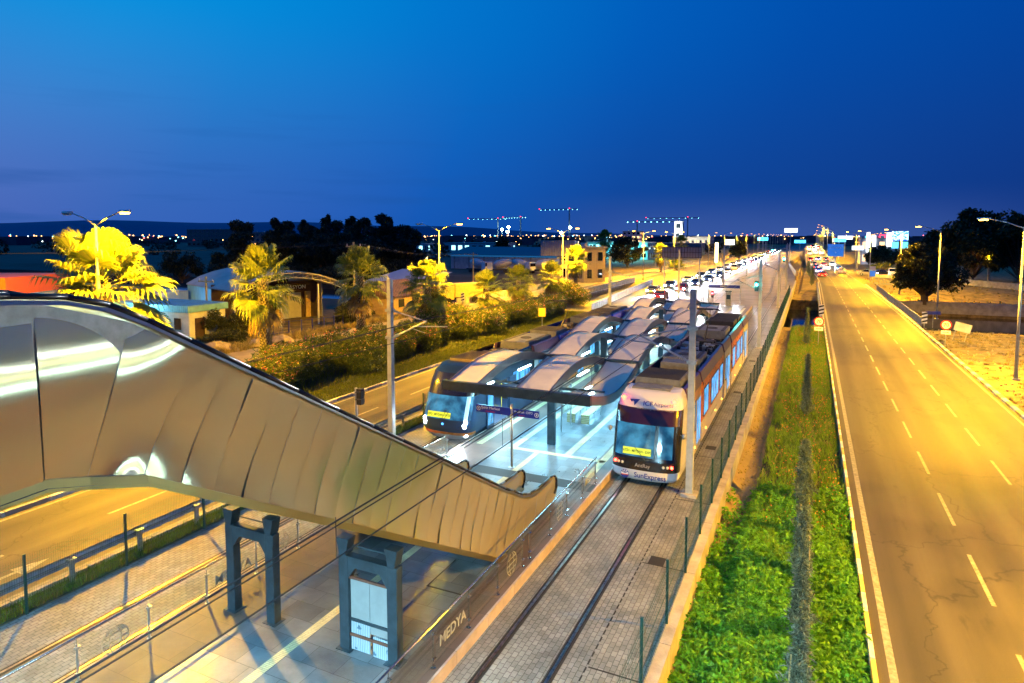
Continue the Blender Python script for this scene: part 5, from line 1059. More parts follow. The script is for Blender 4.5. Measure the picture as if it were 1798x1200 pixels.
for i, (x, y) in enumerate(((.3, 141), (.5, 150), (.4, 160), (-.2, 172), (-.6, 186))): dup(c2, (x, y, -.1), 'dark cypress beyond the canal on the far strip, %s in line' % wd[i], i, 1.1)
# oleander bushes
def bush(seed, rx, ry, rz_, nl, fk, nf):
    r = np.random.default_rng(seed); t = thing('oleander_bush', 'x', 'bush', (0, 0, 0), group='oleander bushes along the verge'); P = []
    for k in range(16): c = np.array([r.uniform(-.62, .62) * rx, r.uniform(-.75, .75) * ry, rz_ * r.uniform(.35, .72)]); P.append(blob(nl // 16, c, (rx * .45, ry * .34, rz_ * .38), .35, r))
    P = np.concatenate(P); P = P[P[:, 2] > .03]; npmesh('foliage', leaves(P, .26, .055, .7, .8, r), f_ole, t)
    F = P[(P[:, 2] > rz_ * .35)]; F = F[r.choice(len(F), nf)]; F = np.repeat(F, 7, 0) + r.normal(0, .07, (nf * 7, 3)); F[:, 2] += .1
    for j, f in enumerate(fk): npmesh('blossom', leaves(F[j::len(fk)], .10, .09, .6, 1, r), f_fl[f], t)
    b = MB()
    for k in range(7): a = r.uniform(0, 6.28); b.tube((0, 0, 0), (rx * .5 * math.cos(a), ry * .6 * math.sin(a), rz_ * .6), .035, .015, 5)
    b.build('stems', m_bark, t); return t
b1 = bush(1, 2.3, 3.2, 2.7, 14000, (0, 1, 2), 190); b2 = bush(2, 2.2, 2.6, 2.5, 11000, (0,), 60); b3 = bush(3, 2.3, 2.9, 2.8, 13000, (1, 0, 1), 330)
used_b = set()
for p, x, y, s, a, l in ((b1, -30.4, 30.6, 1, 0, 'big oleander with pink, cream and orange blossom nearest the escalator'), (b1, -30.1, 36.2, 1.05, 2.1, 'second oleander from the left, speckled with pink blossom'), (b2, -30.6, 41.2, 1, 0, 'dark oleander with red pink blossom at the foot of the second palm'), (b2, -30.6, 45.6, .95, 1.5, 'low dark oleander between the second and third palms'), (b3, -30.3, 50.6, 1.1, 0, 'bright yellow lit oleander crowded with cream blossom'), (b3, -29.8, 55.2, .95, 2.3, 'yellow lit oleander beside the crowded cream one'), (b2, -29.8, 60.2, 1.05, 3, 'dark round oleander beyond the cream ones'), (b1, -29.6, 65, .9, 1.2, 'oleander with cream blossom under the fifth palm'), (b2, -29.4, 70, .95, .6, 'dark oleander under the sixth palm'), (b1, -29.4, 75, .85, 3.5, 'small oleander beside the yellow road sign'), (b3, -30.2, 84.5, 1.15, .9, 'round yellow lit oleander last in the row by the left catenary pole'), (b2, -31, 26.2, .9, 2, 'oleander at the left end of the row behind the escalator')):
    if id(p) in used_b: q = copy_tree(p)
    else: q = p; used_b.add(id(p))
    q.location = (x, y, 0); q.rotation_euler.z = a; q.scale = (s,) * 3; q['label'] = l
# palms
def palm(seed, h, R0, nf, wide=1.0):
    r = np.random.default_rng(seed); t = thing('palm_tree', 'x', 'palm tree', (0, 0, 0), group='fan palms along the left verge')
    b = MB(); k = 10; b.lathe([(R0 * 1.25, -.1), (R0 * 1.05, .3)] + [(R0 * (1 - .15 * i / k) * (1 + .05 * math.sin(i * 2.1)), .3 + (h - .3) * i / k) for i in range(1, k + 1)], 14); tr_ = b.build('trunk', m_ptr, t, smooth=True)
    V = []
    for i in range(int(h * 62)):
        z = .2 + i / 62.; a = i * 2.4; c = np.array([math.cos(a), math.sin(a), 0]); s = np.array([-math.sin(a), math.cos(a), 0]); rr = R0 * (1 - .15 * z / h); L_ = r.uniform(.12, .22); w = .06 * R0 / .3
        p = c * rr + [0, 0, z]; e = c * (rr + L_ * .45) + [0, 0, z + L_]; m = c * (rr + .05) + [0, 0, z + L_ * .2]
        V += [p - s * w, p + s * w, e + s * w * .5, e - s * w * .5]; V += [m + s * w, m - s * w, e - s * w * .5 + c * .03, e + s * w * .5 + c * .03]
    npmesh('leaf_base', V, m_boot, tr_)
    for mm, n0, lo, hi, nm in ((f_pal, nf, -46, 84, 'fronds'), (f_paldry, 7, -86, -62, 'dry_fronds')):
        V = []
        for i in range(n0):
            el = R(lo + (hi - lo) * ((i + .5) / n0) ** .85 + r.uniform(-8, 8)); a = i * 2.39996 + r.uniform(-.3, .3); d = np.array([math.cos(a) * math.cos(el), math.sin(a) * math.cos(el), math.sin(el)]); s = np.array([-math.sin(a), math.cos(a), 0.]); s = s + np.array([0, 0, r.uniform(-.4, .4)]); s /= np.linalg.norm(s); nn = np.cross(d, s)
            base = np.array([0, 0, h - .1 + .5 * math.sin(el)]) + d * .15; PL = wide * r.uniform(.65, 1.2); c = base + d * PL - np.array([0, 0, .10 * PL])
            w = .022; V += [base - s * w, base + s * w, c + s * w * .6, c - s * w * .6]; V += [base - nn * w, base + nn * w, c + nn * w * .6, c - nn * w * .6]
            fr = wide * r.uniform(.85, 1.15)
            nl = 22
            for j in range(nl):
                ph = R(-118 + 236 * (j + .5) / nl); q = d * math.cos(ph) + s * math.sin(ph) + nn * .12 * abs(math.sin(ph)); L_ = fr * (.72 + .3 * math.cos(ph)); sd = -d * math.sin(ph) + s * math.cos(ph); g = np.array([0, 0, -1.])
                m = c + q * L_ * .55 - g * 0; e = m + q * L_ * .28 + g * L_ * .10 * r.uniform(.5, 1.5); e2 = e + q * L_ * .14 + g * L_ * .26 * r.uniform(.6, 1.5); wm = L_ * .55 * R(236 / nl) * .56
                V += [c, c, m + sd * wm + nn * .012, m - sd * wm - nn * .012]; V += [m - sd * wm, m + sd * wm, e + sd * wm * .72, e - sd * wm * .72]; V += [e - sd * wm * .6, e + sd * wm * .6, e2 + sd * .004, e2 - sd * .004]
        npmesh(nm, V, mm, t)
    return t
pa = palm(1, 6.3, .36, 46, 1.45); pb = palm(2, 6.7, .30, 44, 1.2); pc = palm(3, 4.6, .27, 40, 1.18)
used_b = set()
for p, x, y, s, a, l in ((pa, -33.4, 20.9, 1.10, 0, 'biggest bright yellow lit fan palm, under the left street lamp'), (pb, -31.8, 30.2, 1.0, .5, 'bright yellow lit fan palm in front of the hangar'), (pb, -32.0, 40.2, .97, 2.2, 'greener fan palm left of the near catenary pole'), (pc, -31.8, 49.6, 1.08, 1, 'fan palm in front of the second street lamp'), (pc, -31.8, 61.5, .85, 2.4, 'short bright fan palm between two greener ones'), (pc, -32, 70.2, .9, 4, 'short greenish fan palm sixth in the row'), (pc, -32, 81, .9, 5.2, 'darker short fan palm seventh in the row'), (pb, -32, 91, .92, 3, 'tall bright fan palm by the third street lamp'), (pb, -37, 205, 1.1, 1, 'distant yellow lit palm behind the billboard'), (pc, -36.5, 172, 1.1, 1.8, 'distant yellow lit palm left of the billboard'), (pb, -62, 205, 1.3, 1, 'dark palm silhouette before the teal building'), (pb, -56, 212, 1.0, 2, 'smaller dark palm silhouette by the teal building')):
    if id(p) in used_b: q = copy_tree(p)
    else: q = p; used_b.add(id(p))
    q.location = (x, y, 0); q.rotation_euler.z = a; q.scale = (s,) * 3; q['label'] = l
# broad trees
def tree(name, label, loc, h, w, fol, n, seed, th=.3, L_=.35, lo=.3, grp=None, tall=False, cat='tree'):
    r = np.random.default_rng(seed); t = thing(name, label, cat, loc, 0, grp); P = []; b = MB(); b.tube((0, 0, -.2), (r.uniform(-.3, .3), 0, h * .45), th, th * .6, 9)
    K = 36 if not tall else 20
    for k in range(K):
        if tall: zc = h * (lo + (1 - lo) * (k + .5) / K) * .93; rr = w * (.55 + .45 * math.sin(k * 1.7 + seed)) * (1 - .55 * (k / K) ** 1.5); a = k * 2.4 + seed; c = np.array([math.cos(a) * rr * .55, math.sin(a) * rr * .55, zc]); rad = (rr * .42, rr * .42, h / K * 1.5)
        else:
            v = r.normal(size=3); v /= np.linalg.norm(v); v[2] = abs(v[2]) * 1.15 - .35; q = r.uniform(.45, .78); c = np.array([v[0] * w * q, v[1] * w * q, h * (lo + (1 - lo) * (.33 + .62 * v[2] * q * 1.15))]); s = r.uniform(.13, .31); rad = (w * s, w * s, h * s * .42)
        P.append(blob(n // K, c, rad, .3, r)); b.tube((0, 0, h * min(.42, lo)), tuple(c), th * .28, .03, 5)
    npmesh('crown', leaves(np.concatenate(P), L_, L_ * .5, .1, 1, r), fol, t); b.build('trunk', m_bark, t); return t
for i, (x, y, h, w) in enumerate(((-107, 96, 13.2, 3.8), (-104, 104, 13.8, 3.2), (-99, 106, 13.4, 3.2), (-96, 110, 14.6, 3.0), (-92, 112, 14.2, 3.4), (-86, 108, 13.8, 3.6), (-84, 114, 14.8, 3.2), (-80, 112, 12.8, 3.4), (-76, 112, 12.0, 3.8), (-101, 100, 11.5, 4.5), (-93, 104, 11.8, 4.6), (-87, 102, 10.5, 5), (-80, 104, 9.5, 5))):
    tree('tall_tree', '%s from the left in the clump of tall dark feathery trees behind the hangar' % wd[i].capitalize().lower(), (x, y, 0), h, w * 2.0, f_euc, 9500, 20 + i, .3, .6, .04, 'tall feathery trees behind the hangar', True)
for i, (x, y, h, w, l) in enumerate(((-120, 92, 8.5, 5, 'round dark tree left of the tall clump'), (-128, 84, 8.5, 5, 'round dark tree farther left of the tall clump'), (-113, 97, 9.5, 4.5, 'dark tree touching the tall clump'), (-99, 58, 6.5, 5.5, 'dull brown green tree between big palm and hangar'), (-100, 46, 6.5, 5, 'leafy tree left of the big palm at the picture edge'), (-82, 45, 5, 3.0, 'small tree just left of the big palm'))):
    tree('round_tree', l, (x, y, 0), h, w, f_dark, 4500, 40 + i, .25, .45, .05)
tree('plane_tree', 'dark spreading tree on the far canal bank behind the street lamp', (16.6, 119.5, -1), 12.0, 5.8, f_dark, 13000, 60, .55, .5, .08)
for i, (x, y, h, w) in enumerate(((27, 178, 14, 7), (33, 174, 19, 9.5), (41, 170, 18, 10), (48, 165, 17, 10), (54, 158, 16, 10), (45, 150, 10, 7))):
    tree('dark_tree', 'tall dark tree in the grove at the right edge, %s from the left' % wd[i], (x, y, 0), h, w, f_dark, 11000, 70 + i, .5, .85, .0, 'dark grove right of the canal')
for i, (x, y, h, w, l) in enumerate(((-52, 196, 12, 7.5, 'big dark tree left of the white tower'), (-62, 188, 7, 5, 'lower dark tree left of the big one by the tower'), (-27, 280, 9, 4.5, 'grey tree above the far end of the left road'), (20, 235, 8, 5, 'dark tree between shops and lit board'), (25, 222, 7, 5, 'dark tree under the lit board'), (-47, 140, 5, 5, 'bushy dark tree beside the yellow lit house'), (-160, 330, 12, 6, 'small round dark tree on the left skyline'))):
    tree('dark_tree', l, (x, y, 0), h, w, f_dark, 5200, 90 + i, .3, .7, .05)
for i, (x, y, h, w, l) in enumerate(((-52, 42.5, 3.6, 2.4, 'green shrub in front of the blue hangar wall'), (-50, 44.4, 3.2, 2.2, 'green shrub beside the bright palm trunk'), (-55, 41.8, 3.0, 2.0, 'shrub against the small white hut'), (-48.5, 41.6, 1.3, 2.6, 'low hedge behind the boulders'), (-45.5, 54.6, 3.2, 1.6, 'small tree inside the blue fence'), (-47, 59, 3.0, 1.8, 'shrub by the wooden utility pole'), (-46, 74, 2.4, 2.4, 'weedy bush beside the yellow truck'), (-34, 182, 4, 3, 'yellow lit bush under the billboard'), (18, 205, 3, 4, 'yellow lit bush by the shops'))):
    tree('shrub', l, (x, y, 0), h, w, f_dark if i < 7 else f_ole, 3600, 120 + i, .08, .22, .02, cat='shrub')
# ================================================================ buildings on the left
def wallbox(t, nm, m, x0, x1, y0, y1, z0_, z1_): return MB().box(x0, x1, y0, y1, z0_, z1_).build(nm, m, t)
m_corr = brick('corrugated_blue', (.16, .40, .58), (.13, .34, .50), (.05, .12, .2), 1, .25, 9, .02, .45, bump=.6, blotch=.35)
m_roofg = mat('sheet_roof', (.36, .36, .36), .5, .3, var=.2, vs=.6); m_wallw = mat('whitewash', (.5, .52, .52), .8, var=.2, vs=1); m_walld = mat('dark_wall', (.045, .024, .024), .8, var=.3); m_wally = mat('ochre_wall', (.40, .28, .12), .8, var=.25)
t = thing('hangar', 'open fronted metal hangar with pale roof, blue side wall and arched truss', 'hangar', (-52.5, 46, 0), R(-22)) # local x along the gable-depth
# local axes: +y = gable direction, -x = back
W, D_, He, Hp = 12.6, 15.5, 4.1, 5.9
b = MB()
for i in range(8):
    a, c = i / 8, (i + 1) / 8; za = He + (Hp - He) * math.sin(math.pi * a) ** .8; zc = He + (Hp - He) * math.sin(math.pi * c) ** .8
    b.quad((-D_, W * a, za), (0, W * a, za), (0, W * c, zc), (-D_, W * c, zc)); b.quad((-D_, W * a, za - .1), (0, W * a, za - .1), (0, W * c, zc - .1), (-D_, W * c, zc - .1))
b.build('roof', m_roofg, t); b = MB(); b.box(-D_ + .2, -7.0, .1, .2, 0, He - .05); b.v = [(x, y, z) for x, y, z in b.v]; b.build('side_wall', mat('blue_sheet', (.13, .33, .50), .5, .2, var=.35, vs=2.2, stretch=(4, 1, .3)), t)
wallbox(t, 'side_wall', m_roofg, -D_ + .2, -6, W - .2, W - .1, 0, He - .05); wallbox(t, 'front_wall', m_walld, -7.0, -6.9, .1, W, 0, He + .3)
b = MB()
for i in range(12):
    a, c = i / 12, (i + 1) / 12; f = lambda q: He + (Hp - He) * math.sin(math.pi * q) ** .8 - .12
    A, C = (0.02, W * a, f(a)), (.02, W * c, f(c)); B_, E_ = (.02, W * a, f(a) - .55), (.02, W * c, f(c) - .55)
    b.tube(A, C, .05, None, 5); b.tube(B_, E_, .05, None, 5); b.tube(A, B_, .035, None, 4); b.tube(B_, C, .03, None, 4)
b.build('truss', m_wallw, t)
for y in (.1, W * .38, W * .72, W - .1): MB().box(-.08, .08, y - .07, y + .07, 0, He + .3).build('post', m_wallw, t)
for y, w in ((7.2, 3.0),): MB().box(-6.9, -6.82, y, y + w, 0, 3.0).build('door', mat('grey_door', (.30, .30, .33), .5, var=.1), t)
MB().box(-6.85, -6.7, 5.9, 11.5, 3.15, 3.95).build('sign_panel', m_walld, t); text('DEKORASYON', .62, m_swhite, frame((-6.68, 8.7, 3.65), (0, 1, 0), (0, 0, 1)), 'lettering', t, .01); text('YAPI VE TASARIM', .22, m_wally, frame((-6.68, 8.7, 3.27), (0, 1, 0), (0, 0, 1)), 'lettering', t, .01)
MB().box(-6.88, -6.6, 10.7, 11.3, 0, 3.1).build('pillar', m_wally, t)
lamp('POINT', 'hangar_side_lamp', (-62, 46.5, 3.0), 260, (.25, .7, 1), None, .3)
t = thing('warehouse', 'low dark warehouse behind the hangar canopy with a pale violet roof', 'warehouse', (-52, 72, 0), R(-22)); wallbox(t, 'wall', m_walld, -9, 3, 0, 8, 0, 2.6)
b = MB(); b.quad((-9.4, -.6, 2.6), (3.4, -.6, 2.6), (3.4, 8, 4.6), (-9.4, 8, 4.6)); b.build('roof', mat('violet_roof', (.30, .32, .48), .5, var=.1), t)
t = thing('blue_fence', 'low blue post and rail fence in front of the hangar', 'fence', (-47.6, 46.4, 0)); L_ = [(-1.6, -.4), (0, 0), (.9, 1.1), (1.5, 2.2), (1.9, 3.3), (2.2, 4.7), (2.3, 6.1), (2.4, 7.4)]
for x, y in L_: MB().box(x - .05, x + .05, y - .05, y + .05, 0, 1.35).build('post', mat('fence_blue', (.03, .035, .25), .5), t)
b = MB()
for z in (1.25, .15): b.path([(x, y, z) for x, y in L_], .02, 4)
b.build('rail', MATS['fence_blue'], t)
t = thing('white_hut', 'small white hut with teal striped roof edge and dark windows', 'hut', (-55, 40, 0)); wallbox(t, 'wall', m_wallw, -6.5, 3.6, 0, 4, 0, 2.7)
MB().box(-6.7, 3.8, -.25, 4.2, 2.7, 3.3).build('roof_edge', m_corr, t)
for x in (-5.2, -1.2, 1.6): o = MB().box(x, x + .9, -.03, 0, 1.0, 2.1).build('window', m_dglass, t); MB().box(x - .06, x + .96, -.05, -.032, .93, 1.0).build('sill', m_wallw, o)
MB().box(3.61, 3.66, .6, 1.6, .1, 2.1).build('door', m_walld, t); lamp('POINT', 'hut_lamp', (-57.5, 38.6, 2.9), 500, (.2, .8, 1), None, .2)
t = thing('container_hut', 'grey corrugated box roofed shed behind the white hut', 'shed', (-66, 47, 0)); wallbox(t, 'wall', m_roofg, -6, .5, 0, 4, 0, 3.4); b = MB()
for i in range(9): b.box(-6.1, .6, -.05, -.02, 1.9 + i * .17, 1.98 + i * .17)
b.build('cladding_ribs', m_wallw, t)
t = thing('orange_building', 'building with a long orange red roof at the left edge behind the escalator', 'building', (-70, 33, 0), R(25)); wallbox(t, 'wall', m_wallw, -14, 2, 0, 8, 0, 4.2)
MB().box(-14.2, 2.2, -.3, 8.2, 4.15, 5.8).build('roof', mat('orange_sheet', (.72, .11, .012), .5, var=.08), t); lamp('SPOT', 'sodium_light', (-58, 24, 9), 26000, SOD, None, .3, (R(55), 0, R(55)), 110)
t = thing('tiled_house', 'low ochre house with a brown tiled roof behind the second palm', 'house', (-48.5, 64, 0)); wallbox(t, 'wall', m_wally, -4, 2.6, 0, 7, 0, 2.4)
b = MB(); b.prism([(-4.6, 2.35), (3.2, 2.35), (-.7, 4.0)], 'y', -.5, 7.6); b.build('roof', brick('roof_tiles', (.22, .13, .09), (.16, .09, .06), (.05, .03, .02), 1, .3, .3, .03, .7), t)
for y in (1, 4): MB().box(2.6, 2.64, y, y + 1.2, .9, 1.9).build('window', m_dglass, t)
t = thing('grey_warehouse', 'long low warehouse with dark blue roof and pale wall beyond the mixer trucks', 'warehouse', (-70, 166, 0)); wallbox(t, 'wall', m_wallw, -28, 6, 0, 24, 0, 4.2)
b = MB(); b.prism([(-1, 4.15), (25, 4.15), (12, 6.4)], 'x', -29, 7); b.build('roof', mat('navy_roof', (.035, .06, .12), .5, .2, var=.2, vs=.4), t); MB().box(-28, 6, -.3, -.05, 3.7, 4.1).build('eave_strip', mat('blue_strip', (.03, .25, .6), .4, em=(.02, .2, .5), es=.25), t)
for i in range(7): MB().box(-27 + i * 5, -26.6 + i * 5, -.1, -.01, 0, 3.7).build('pilaster', m_conc, t)
def mixer(x, y, label, rzz):
    t = thing('mixer_truck', label, 'mixer truck', (x, y, 0), rzz, 'concrete mixer trucks by the warehouse')
    MB().box(-1.2, 1.2, -3.9, -2.3, .8, 3.0, .08).build('cab', m_white, t, bev=.08); MB().box(-1.1, 1.1, -3.95, -3.9, 1.9, 2.7).build('windscreen', m_dglass, t); MB().box(-1, 1, -2.4, 4, .8, 1.1).build('chassis', m_blackm, t)
    b = MB(); b.lathe([(.5, -2.6), (1.1, -1.7), (1.25, 0), (1.0, 1.4), (.45, 2.6)], 16); b.v = [(x_, z_ + .6, y_ + 2.5 + z_ * .15) for x_, y_, z_ in b.v]; b.build('drum', mat('drum_white', (.5, .52, .55), .5, var=.2), t, smooth=True)
    for y_ in (-3.2, 1.2, 2.5):
        for s in (-1, 1): MB().tube((s * .8, y_, .5), (s * 1.15, y_, .5), .5, None, 14).build('wheel', m_black, t)
for i, (x, y, a) in enumerate(((-80, 150, 1.2), (-74, 151, -1.0), (-68.5, 152, 1.3), (-63, 153, -1.3), (-58, 155, 1.1))): mixer(x, y, 'white concrete mixer truck, %s from the left before the grey warehouse' % wd[i], a)
def house(name, label, cat, x, y, w, d, h, wall, roof, wins, em=None, rzz=0, rh=.3):
    t = thing(name, label, cat, (x, y, 0), rzz); wallbox(t, 'wall', wall, -w / 2, w / 2, 0, d, 0, h); MB().box(-w / 2 - .3, w / 2 + .3, -.3, d + .3, h, h + rh).build('roof', roof, t)
    nx, nz_ = wins; r_ = random.Random(int(x * 7 + y))
    for i in range(nx):
        for j in range(nz_):
            cx = -w / 2 + w * (i + .5) / nx; cz = h * (j + .5) / nz_; ww = w / nx * .28; hh_ = h / nz_ * .25
            MB().box(cx - ww, cx + ww, -.06, -.01, cz - hh_, cz + hh_).build('window', em if (em and r_.random() < .5) else m_dglass, t)
    for i in range(max(2, int(d / 4))):
        cy_ = d * (i + .5) / max(2, int(d / 4))
        for j in range(nz_):
            cz = h * (j + .5) / nz_; MB().box(w / 2 + .01, w / 2 + .06, cy_ - .6, cy_ + .6, cz - h / nz_ * .25, cz + h / nz_ * .25).build('window', em if (em and r_.random() < .4) else m_dglass, t)
    b = MB(); b.tube((-w * .25, d * .5, h + rh), (-w * .25, d * .5, h + rh + 1.1), .6, None, 12); b.build('roof_tank', m_galv, t); b = MB(); b.box(w * .1, w * .1 + 1.2, d * .3, d * .3 + .9, h + rh, h + rh + .8); b.build('roof_unit', m_wallw, t)
    return t
e_win = emit('lit_window', (.35, .9, 1), 1.6); e_warm = emit('warm_window', (1, .6, .25), 1.5); m_cream = mat('cream_facade', (.4, .33, .24), .8, var=.15)
house('long_house', 'long pale single storey building with lit teal windows on the plain', 'building', -182, 335, 42, 14, 5.5, m_wallw, m_roofg, (9, 1), e_win)
house('long_house', 'pale shed with lit front left of the long building', 'building', -225, 330, 22, 12, 5, m_wallw, m_roofg, (5, 1), e_win)
house('lit_house', 'yellow lit two storey house with satellite dish behind the last palms', 'house', -46, 128, 8, 6, 7.2, m_cream, m_roofg, (3, 2), None, R(-30))
lamp('POINT', 'house_lamp', (-40, 121, 4), 500, SOD, None, .3)
t = thing('billboard', 'grey ribbed back of a billboard above the yellow lit house', 'billboard', (-43, 112, 0)); MB().box(-3.4, 3.4, -.1, .1, 6.0, 8.9).build('panel', m_roofg, t); MB().tube((1.6, .3, 0), (1.6, .3, 7), .16).build('post', m_pole, t)
b = MB()
for i in range(14): b.box(-3.4 + i * .5, -3.34 + i * .5, -.16, -.1, 6, 8.9)
b.build('ribs', m_galv, t)
house('teal_building', 'teal lit building behind the two dark palms', 'building', -74, 262, 26, 14, 7, mat('teal_wall', (.15, .45, .5), .7), m_roofg, (8, 2), e_win); lamp('AREA', 'yard_light', (-70, 250, 12), 9000, (.3, 1, .95), None, 6)
house('frame_building', 'unfinished concrete apartment block on the left skyline', 'building', -520, 430, 62, 20, 16, m_conc_d, m_conc, (10, 4))
house('frame_building', 'second unfinished block right of the first on the skyline', 'building', -450, 420, 34, 20, 13, m_conc_d, m_conc, (6, 3))
house('apartment_block', 'pale block with purple tint near the tall white tower', 'building', -145, 560, 16, 12, 14, mat('mauve_wall', (.25, .2, .32), .8), m_roofg, (4, 4), e_warm)
t = house('white_tower', 'tall white lit tower on the skyline beside the big dark tree', 'tower', -93, 500, 6, 6, 21, m_wallw, m_roofg, (1, 3)); lamp('POINT', 'tower_light', (-93, 490, 12), 22000, (.85, .9, .8), None, 1)
house('white_hall', 'long white industrial hall right of the tower', 'hall', -78, 470, 26, 20, 9, m_wallw, mat('white_roof', (.6, .6, .58), .6), (14, 1), e_warm); lamp('AREA', 'yard_light', (-78, 450, 22), 12000, (1, .85, .6), None, 8)
house('blue_hall', 'dark blue hall in front of the white one', 'hall', -60, 330, 20, 14, 6, mat('blue_wall', (.03, .08, .2), .7), m_roofg, (6, 1))
t = thing('billboard', 'wide grey grid backed billboard over the left road verge', 'billboard', (-21.2, 122, 0)); t.location = (-21.6, 120, 0)
MB().box(-3.6, 3.6, -.08, .08, 5.7, 7.7).build('panel', mat('billboard_back', (.24, .25, .33), .6, var=.1), t); b = MB()
for i in range(15): b.box(-3.6 + i * .51, -3.55 + i * .51, -.2, -.1, 5.7, 7.7)
for z in (5.75, 6.7, 7.6): b.box(-3.6, 3.6, -.24, -.2, z, z + .06)
b.build('lattice', m_blackm, t)
for x in (-3.2, 3.2): MB().tube((x, .2, 0), (x, .2, 7.4), .1).build('post', m_pole, t)
t = thing('lit_totem', 'narrow lit yellow and white totem sign beside the wide billboard', 'totem', (-19.3, 150, 0)); MB().box(-.3, .3, -.1, .1, 3.8, 8.2).build('panel', emit('totem_light', (1, .8, .35), 7), t); MB().tube((0, 0, 0), (0, 0, 3.8), .1).build('post', m_pole, t)
# utility poles
def upole(x, y, h, l):
    t = thing('utility_pole', l, 'utility pole', (x, y, 0)); MB().tube((0, 0, 0), (0, 0, h), .16, .1, 8).build('pole', m_wood, t); MB().box(-1.1, 1.1, -.06, .06, h - .6, h - .45).build('cross_arm', m_wood, t)
    for x_ in (-.95, 0, .95): MB().tube((x_, 0, h - .45), (x_, 0, h - .2), .04).build('insulator', m_white, t)
upole(-48.3, 59.6, 9.0, 'wooden utility pole behind the greener second palm'); upole(-61, 112, 6.5, 'wooden utility pole before the grey warehouse'); upole(-108, 20, 9.0, 'wooden utility pole out of view on the left'); upole(-57, 46.5, 5.5, 'short wooden pole by the hut')
t = thing('power_line', 'thin power cables crossing the dark field toward the utility pole', 'power line', (0, 0, 0))
for i, (dx, dz) in enumerate(((-.95, 0), (0, .05), (.95, 0))): MB().path(sag((-108 + dx, 20, 8.8 + dz), (-48.3 + dx, 59.6, 8.8 + dz), 1.0), .02, 4).build('cable', m_blackm, t); MB().path(sag((-48.3 + dx, 59.6, 8.8 + dz), (-61 + dx, 112, 6.3 + dz), .8), .02, 4).build('cable', m_blackm, t)
# boulders, truck, small signs
def rock(x, y, s, l, seed, fl=.6):
    r_ = random.Random(seed); b = MB(); b.loft([[(q * s * math.cos(a * .7854) * (1 + .25 * r_.uniform(-1, 1)), q * s * .7 * math.sin(a * .7854) * (1 + .25 * r_.uniform(-1, 1)), z * s * fl * (1 + .15 * r_.uniform(-1, 1))) for a in range(8)] for q, z in ((1, -.1), (1.1, .3), (.8, .8), (.3, 1.05))]); o = b.build('boulder', m_rock, None, bev=.04); o.location = (x, y, 0); o.rotation_euler.z = seed; tag(o, l, 'boulder', 'boulders beside the sandy road')
rock(-45, 37.4, 1.3, 'largest rounded boulder, nearest the escalator', 1); rock(-43.9, 41.0, 1.0, 'flat topped block left of the palm trunk', 2); rock(-43.2, 43.2, 1.1, 'tilted slab right of the palm trunk', 3); rock(-43.8, 38.3, .5, 'small stone beside the largest boulder', 4)
t = thing('yellow_truck', 'yellow lit truck parked under the fourth palm', 'truck', (-46.4, 79.0, 0), R(-30))
MB().box(-1.1, 1.1, -.2, 4.5, 1.0, 2.9).build('cargo_box', mat('truck_yellow', (.65, .5, .12), .5, var=.1), t, bev=.04); b = MB(); b.prism([(-1.9, .7), (-1.95, 1.5), (-1.5, 2.5), (-.3, 2.6), (-.3, .7)], 'x', -1.05, 1.05); b.v = [(x, y, z) for x, y, z in b.v]; b.build('cab', MATS['truck_yellow'], t, bev=.05)
b = MB(); b.quad((-.9, -1.94, 1.6), (.9, -1.94, 1.6), (.85, -1.58, 2.4), (-.85, -1.58, 2.4)); b.build('windscreen', m_dglass, t)
for y_ in (-1.2, 3.2):
    for s in (-1, 1): MB().tube((s * .8, y_, .48), (s * 1.08, y_, .48), .48, None, 14).build('wheel', m_black, t)
def plate(name, label, loc, w, h, z, m, post=m_galv, th=.04, rzz=0):
    t = thing(name, label, 'sign', loc, rzz); MB().tube((0, .04, 0), (0, .04, z + h / 2), .035).build('post', post, t); MB().box(-w / 2, w / 2, -th / 2, th / 2, z - h / 2, z + h / 2).build('panel', m, t, bev=.01); return t
m_sy = mat('sign_yellow', (.7, .5, .06), .5); plate('yellow_sign', 'small yellow sign board on a post between kerb and oleanders', (-25.7, 62.4, 0), .8, .9, 1.6, m_sy)
plate('yellow_sign', 'yellow sign on two legs beside the sandy road before the canal', (-37, 79, 0), 1.1, 1.0, 2.2, m_sy)
def chev(loc, label, h=1.5, w=.5):
    t = thing('hazard_marker', label, 'hazard marker', loc); MB().tube((0, .05, 0), (0, .05, h), .04).build('post', m_galv, t); MB().box(-w / 2, w / 2, -.015, .015, h - 1.2, h).build('panel', m_swhite, t); b = MB()
    for i in range(3): z = h - 1.2 + .04 + i * .4; b.poly([(-w / 2, -.02, z), (w / 2, -.02, z + .16), (w / 2, -.02, z + .34), (-w / 2, -.02, z + .18)])
    b.build('stripes', m_blackm, t)
chev((1.25, 78.5, 0), 'black and white striped marker at the left end of the road bridge', 2.1); chev((10.95, 78.2, 0), 'black and white striped marker at the right bridge railing', 1.8); chev((-34.6, 77.5, 0), 'striped marker at the parapet beside the seventh palm', 1.8); chev((-43.9, 77.5, 0), 'striped marker at the left end of the sandy road bridge', 1.8)
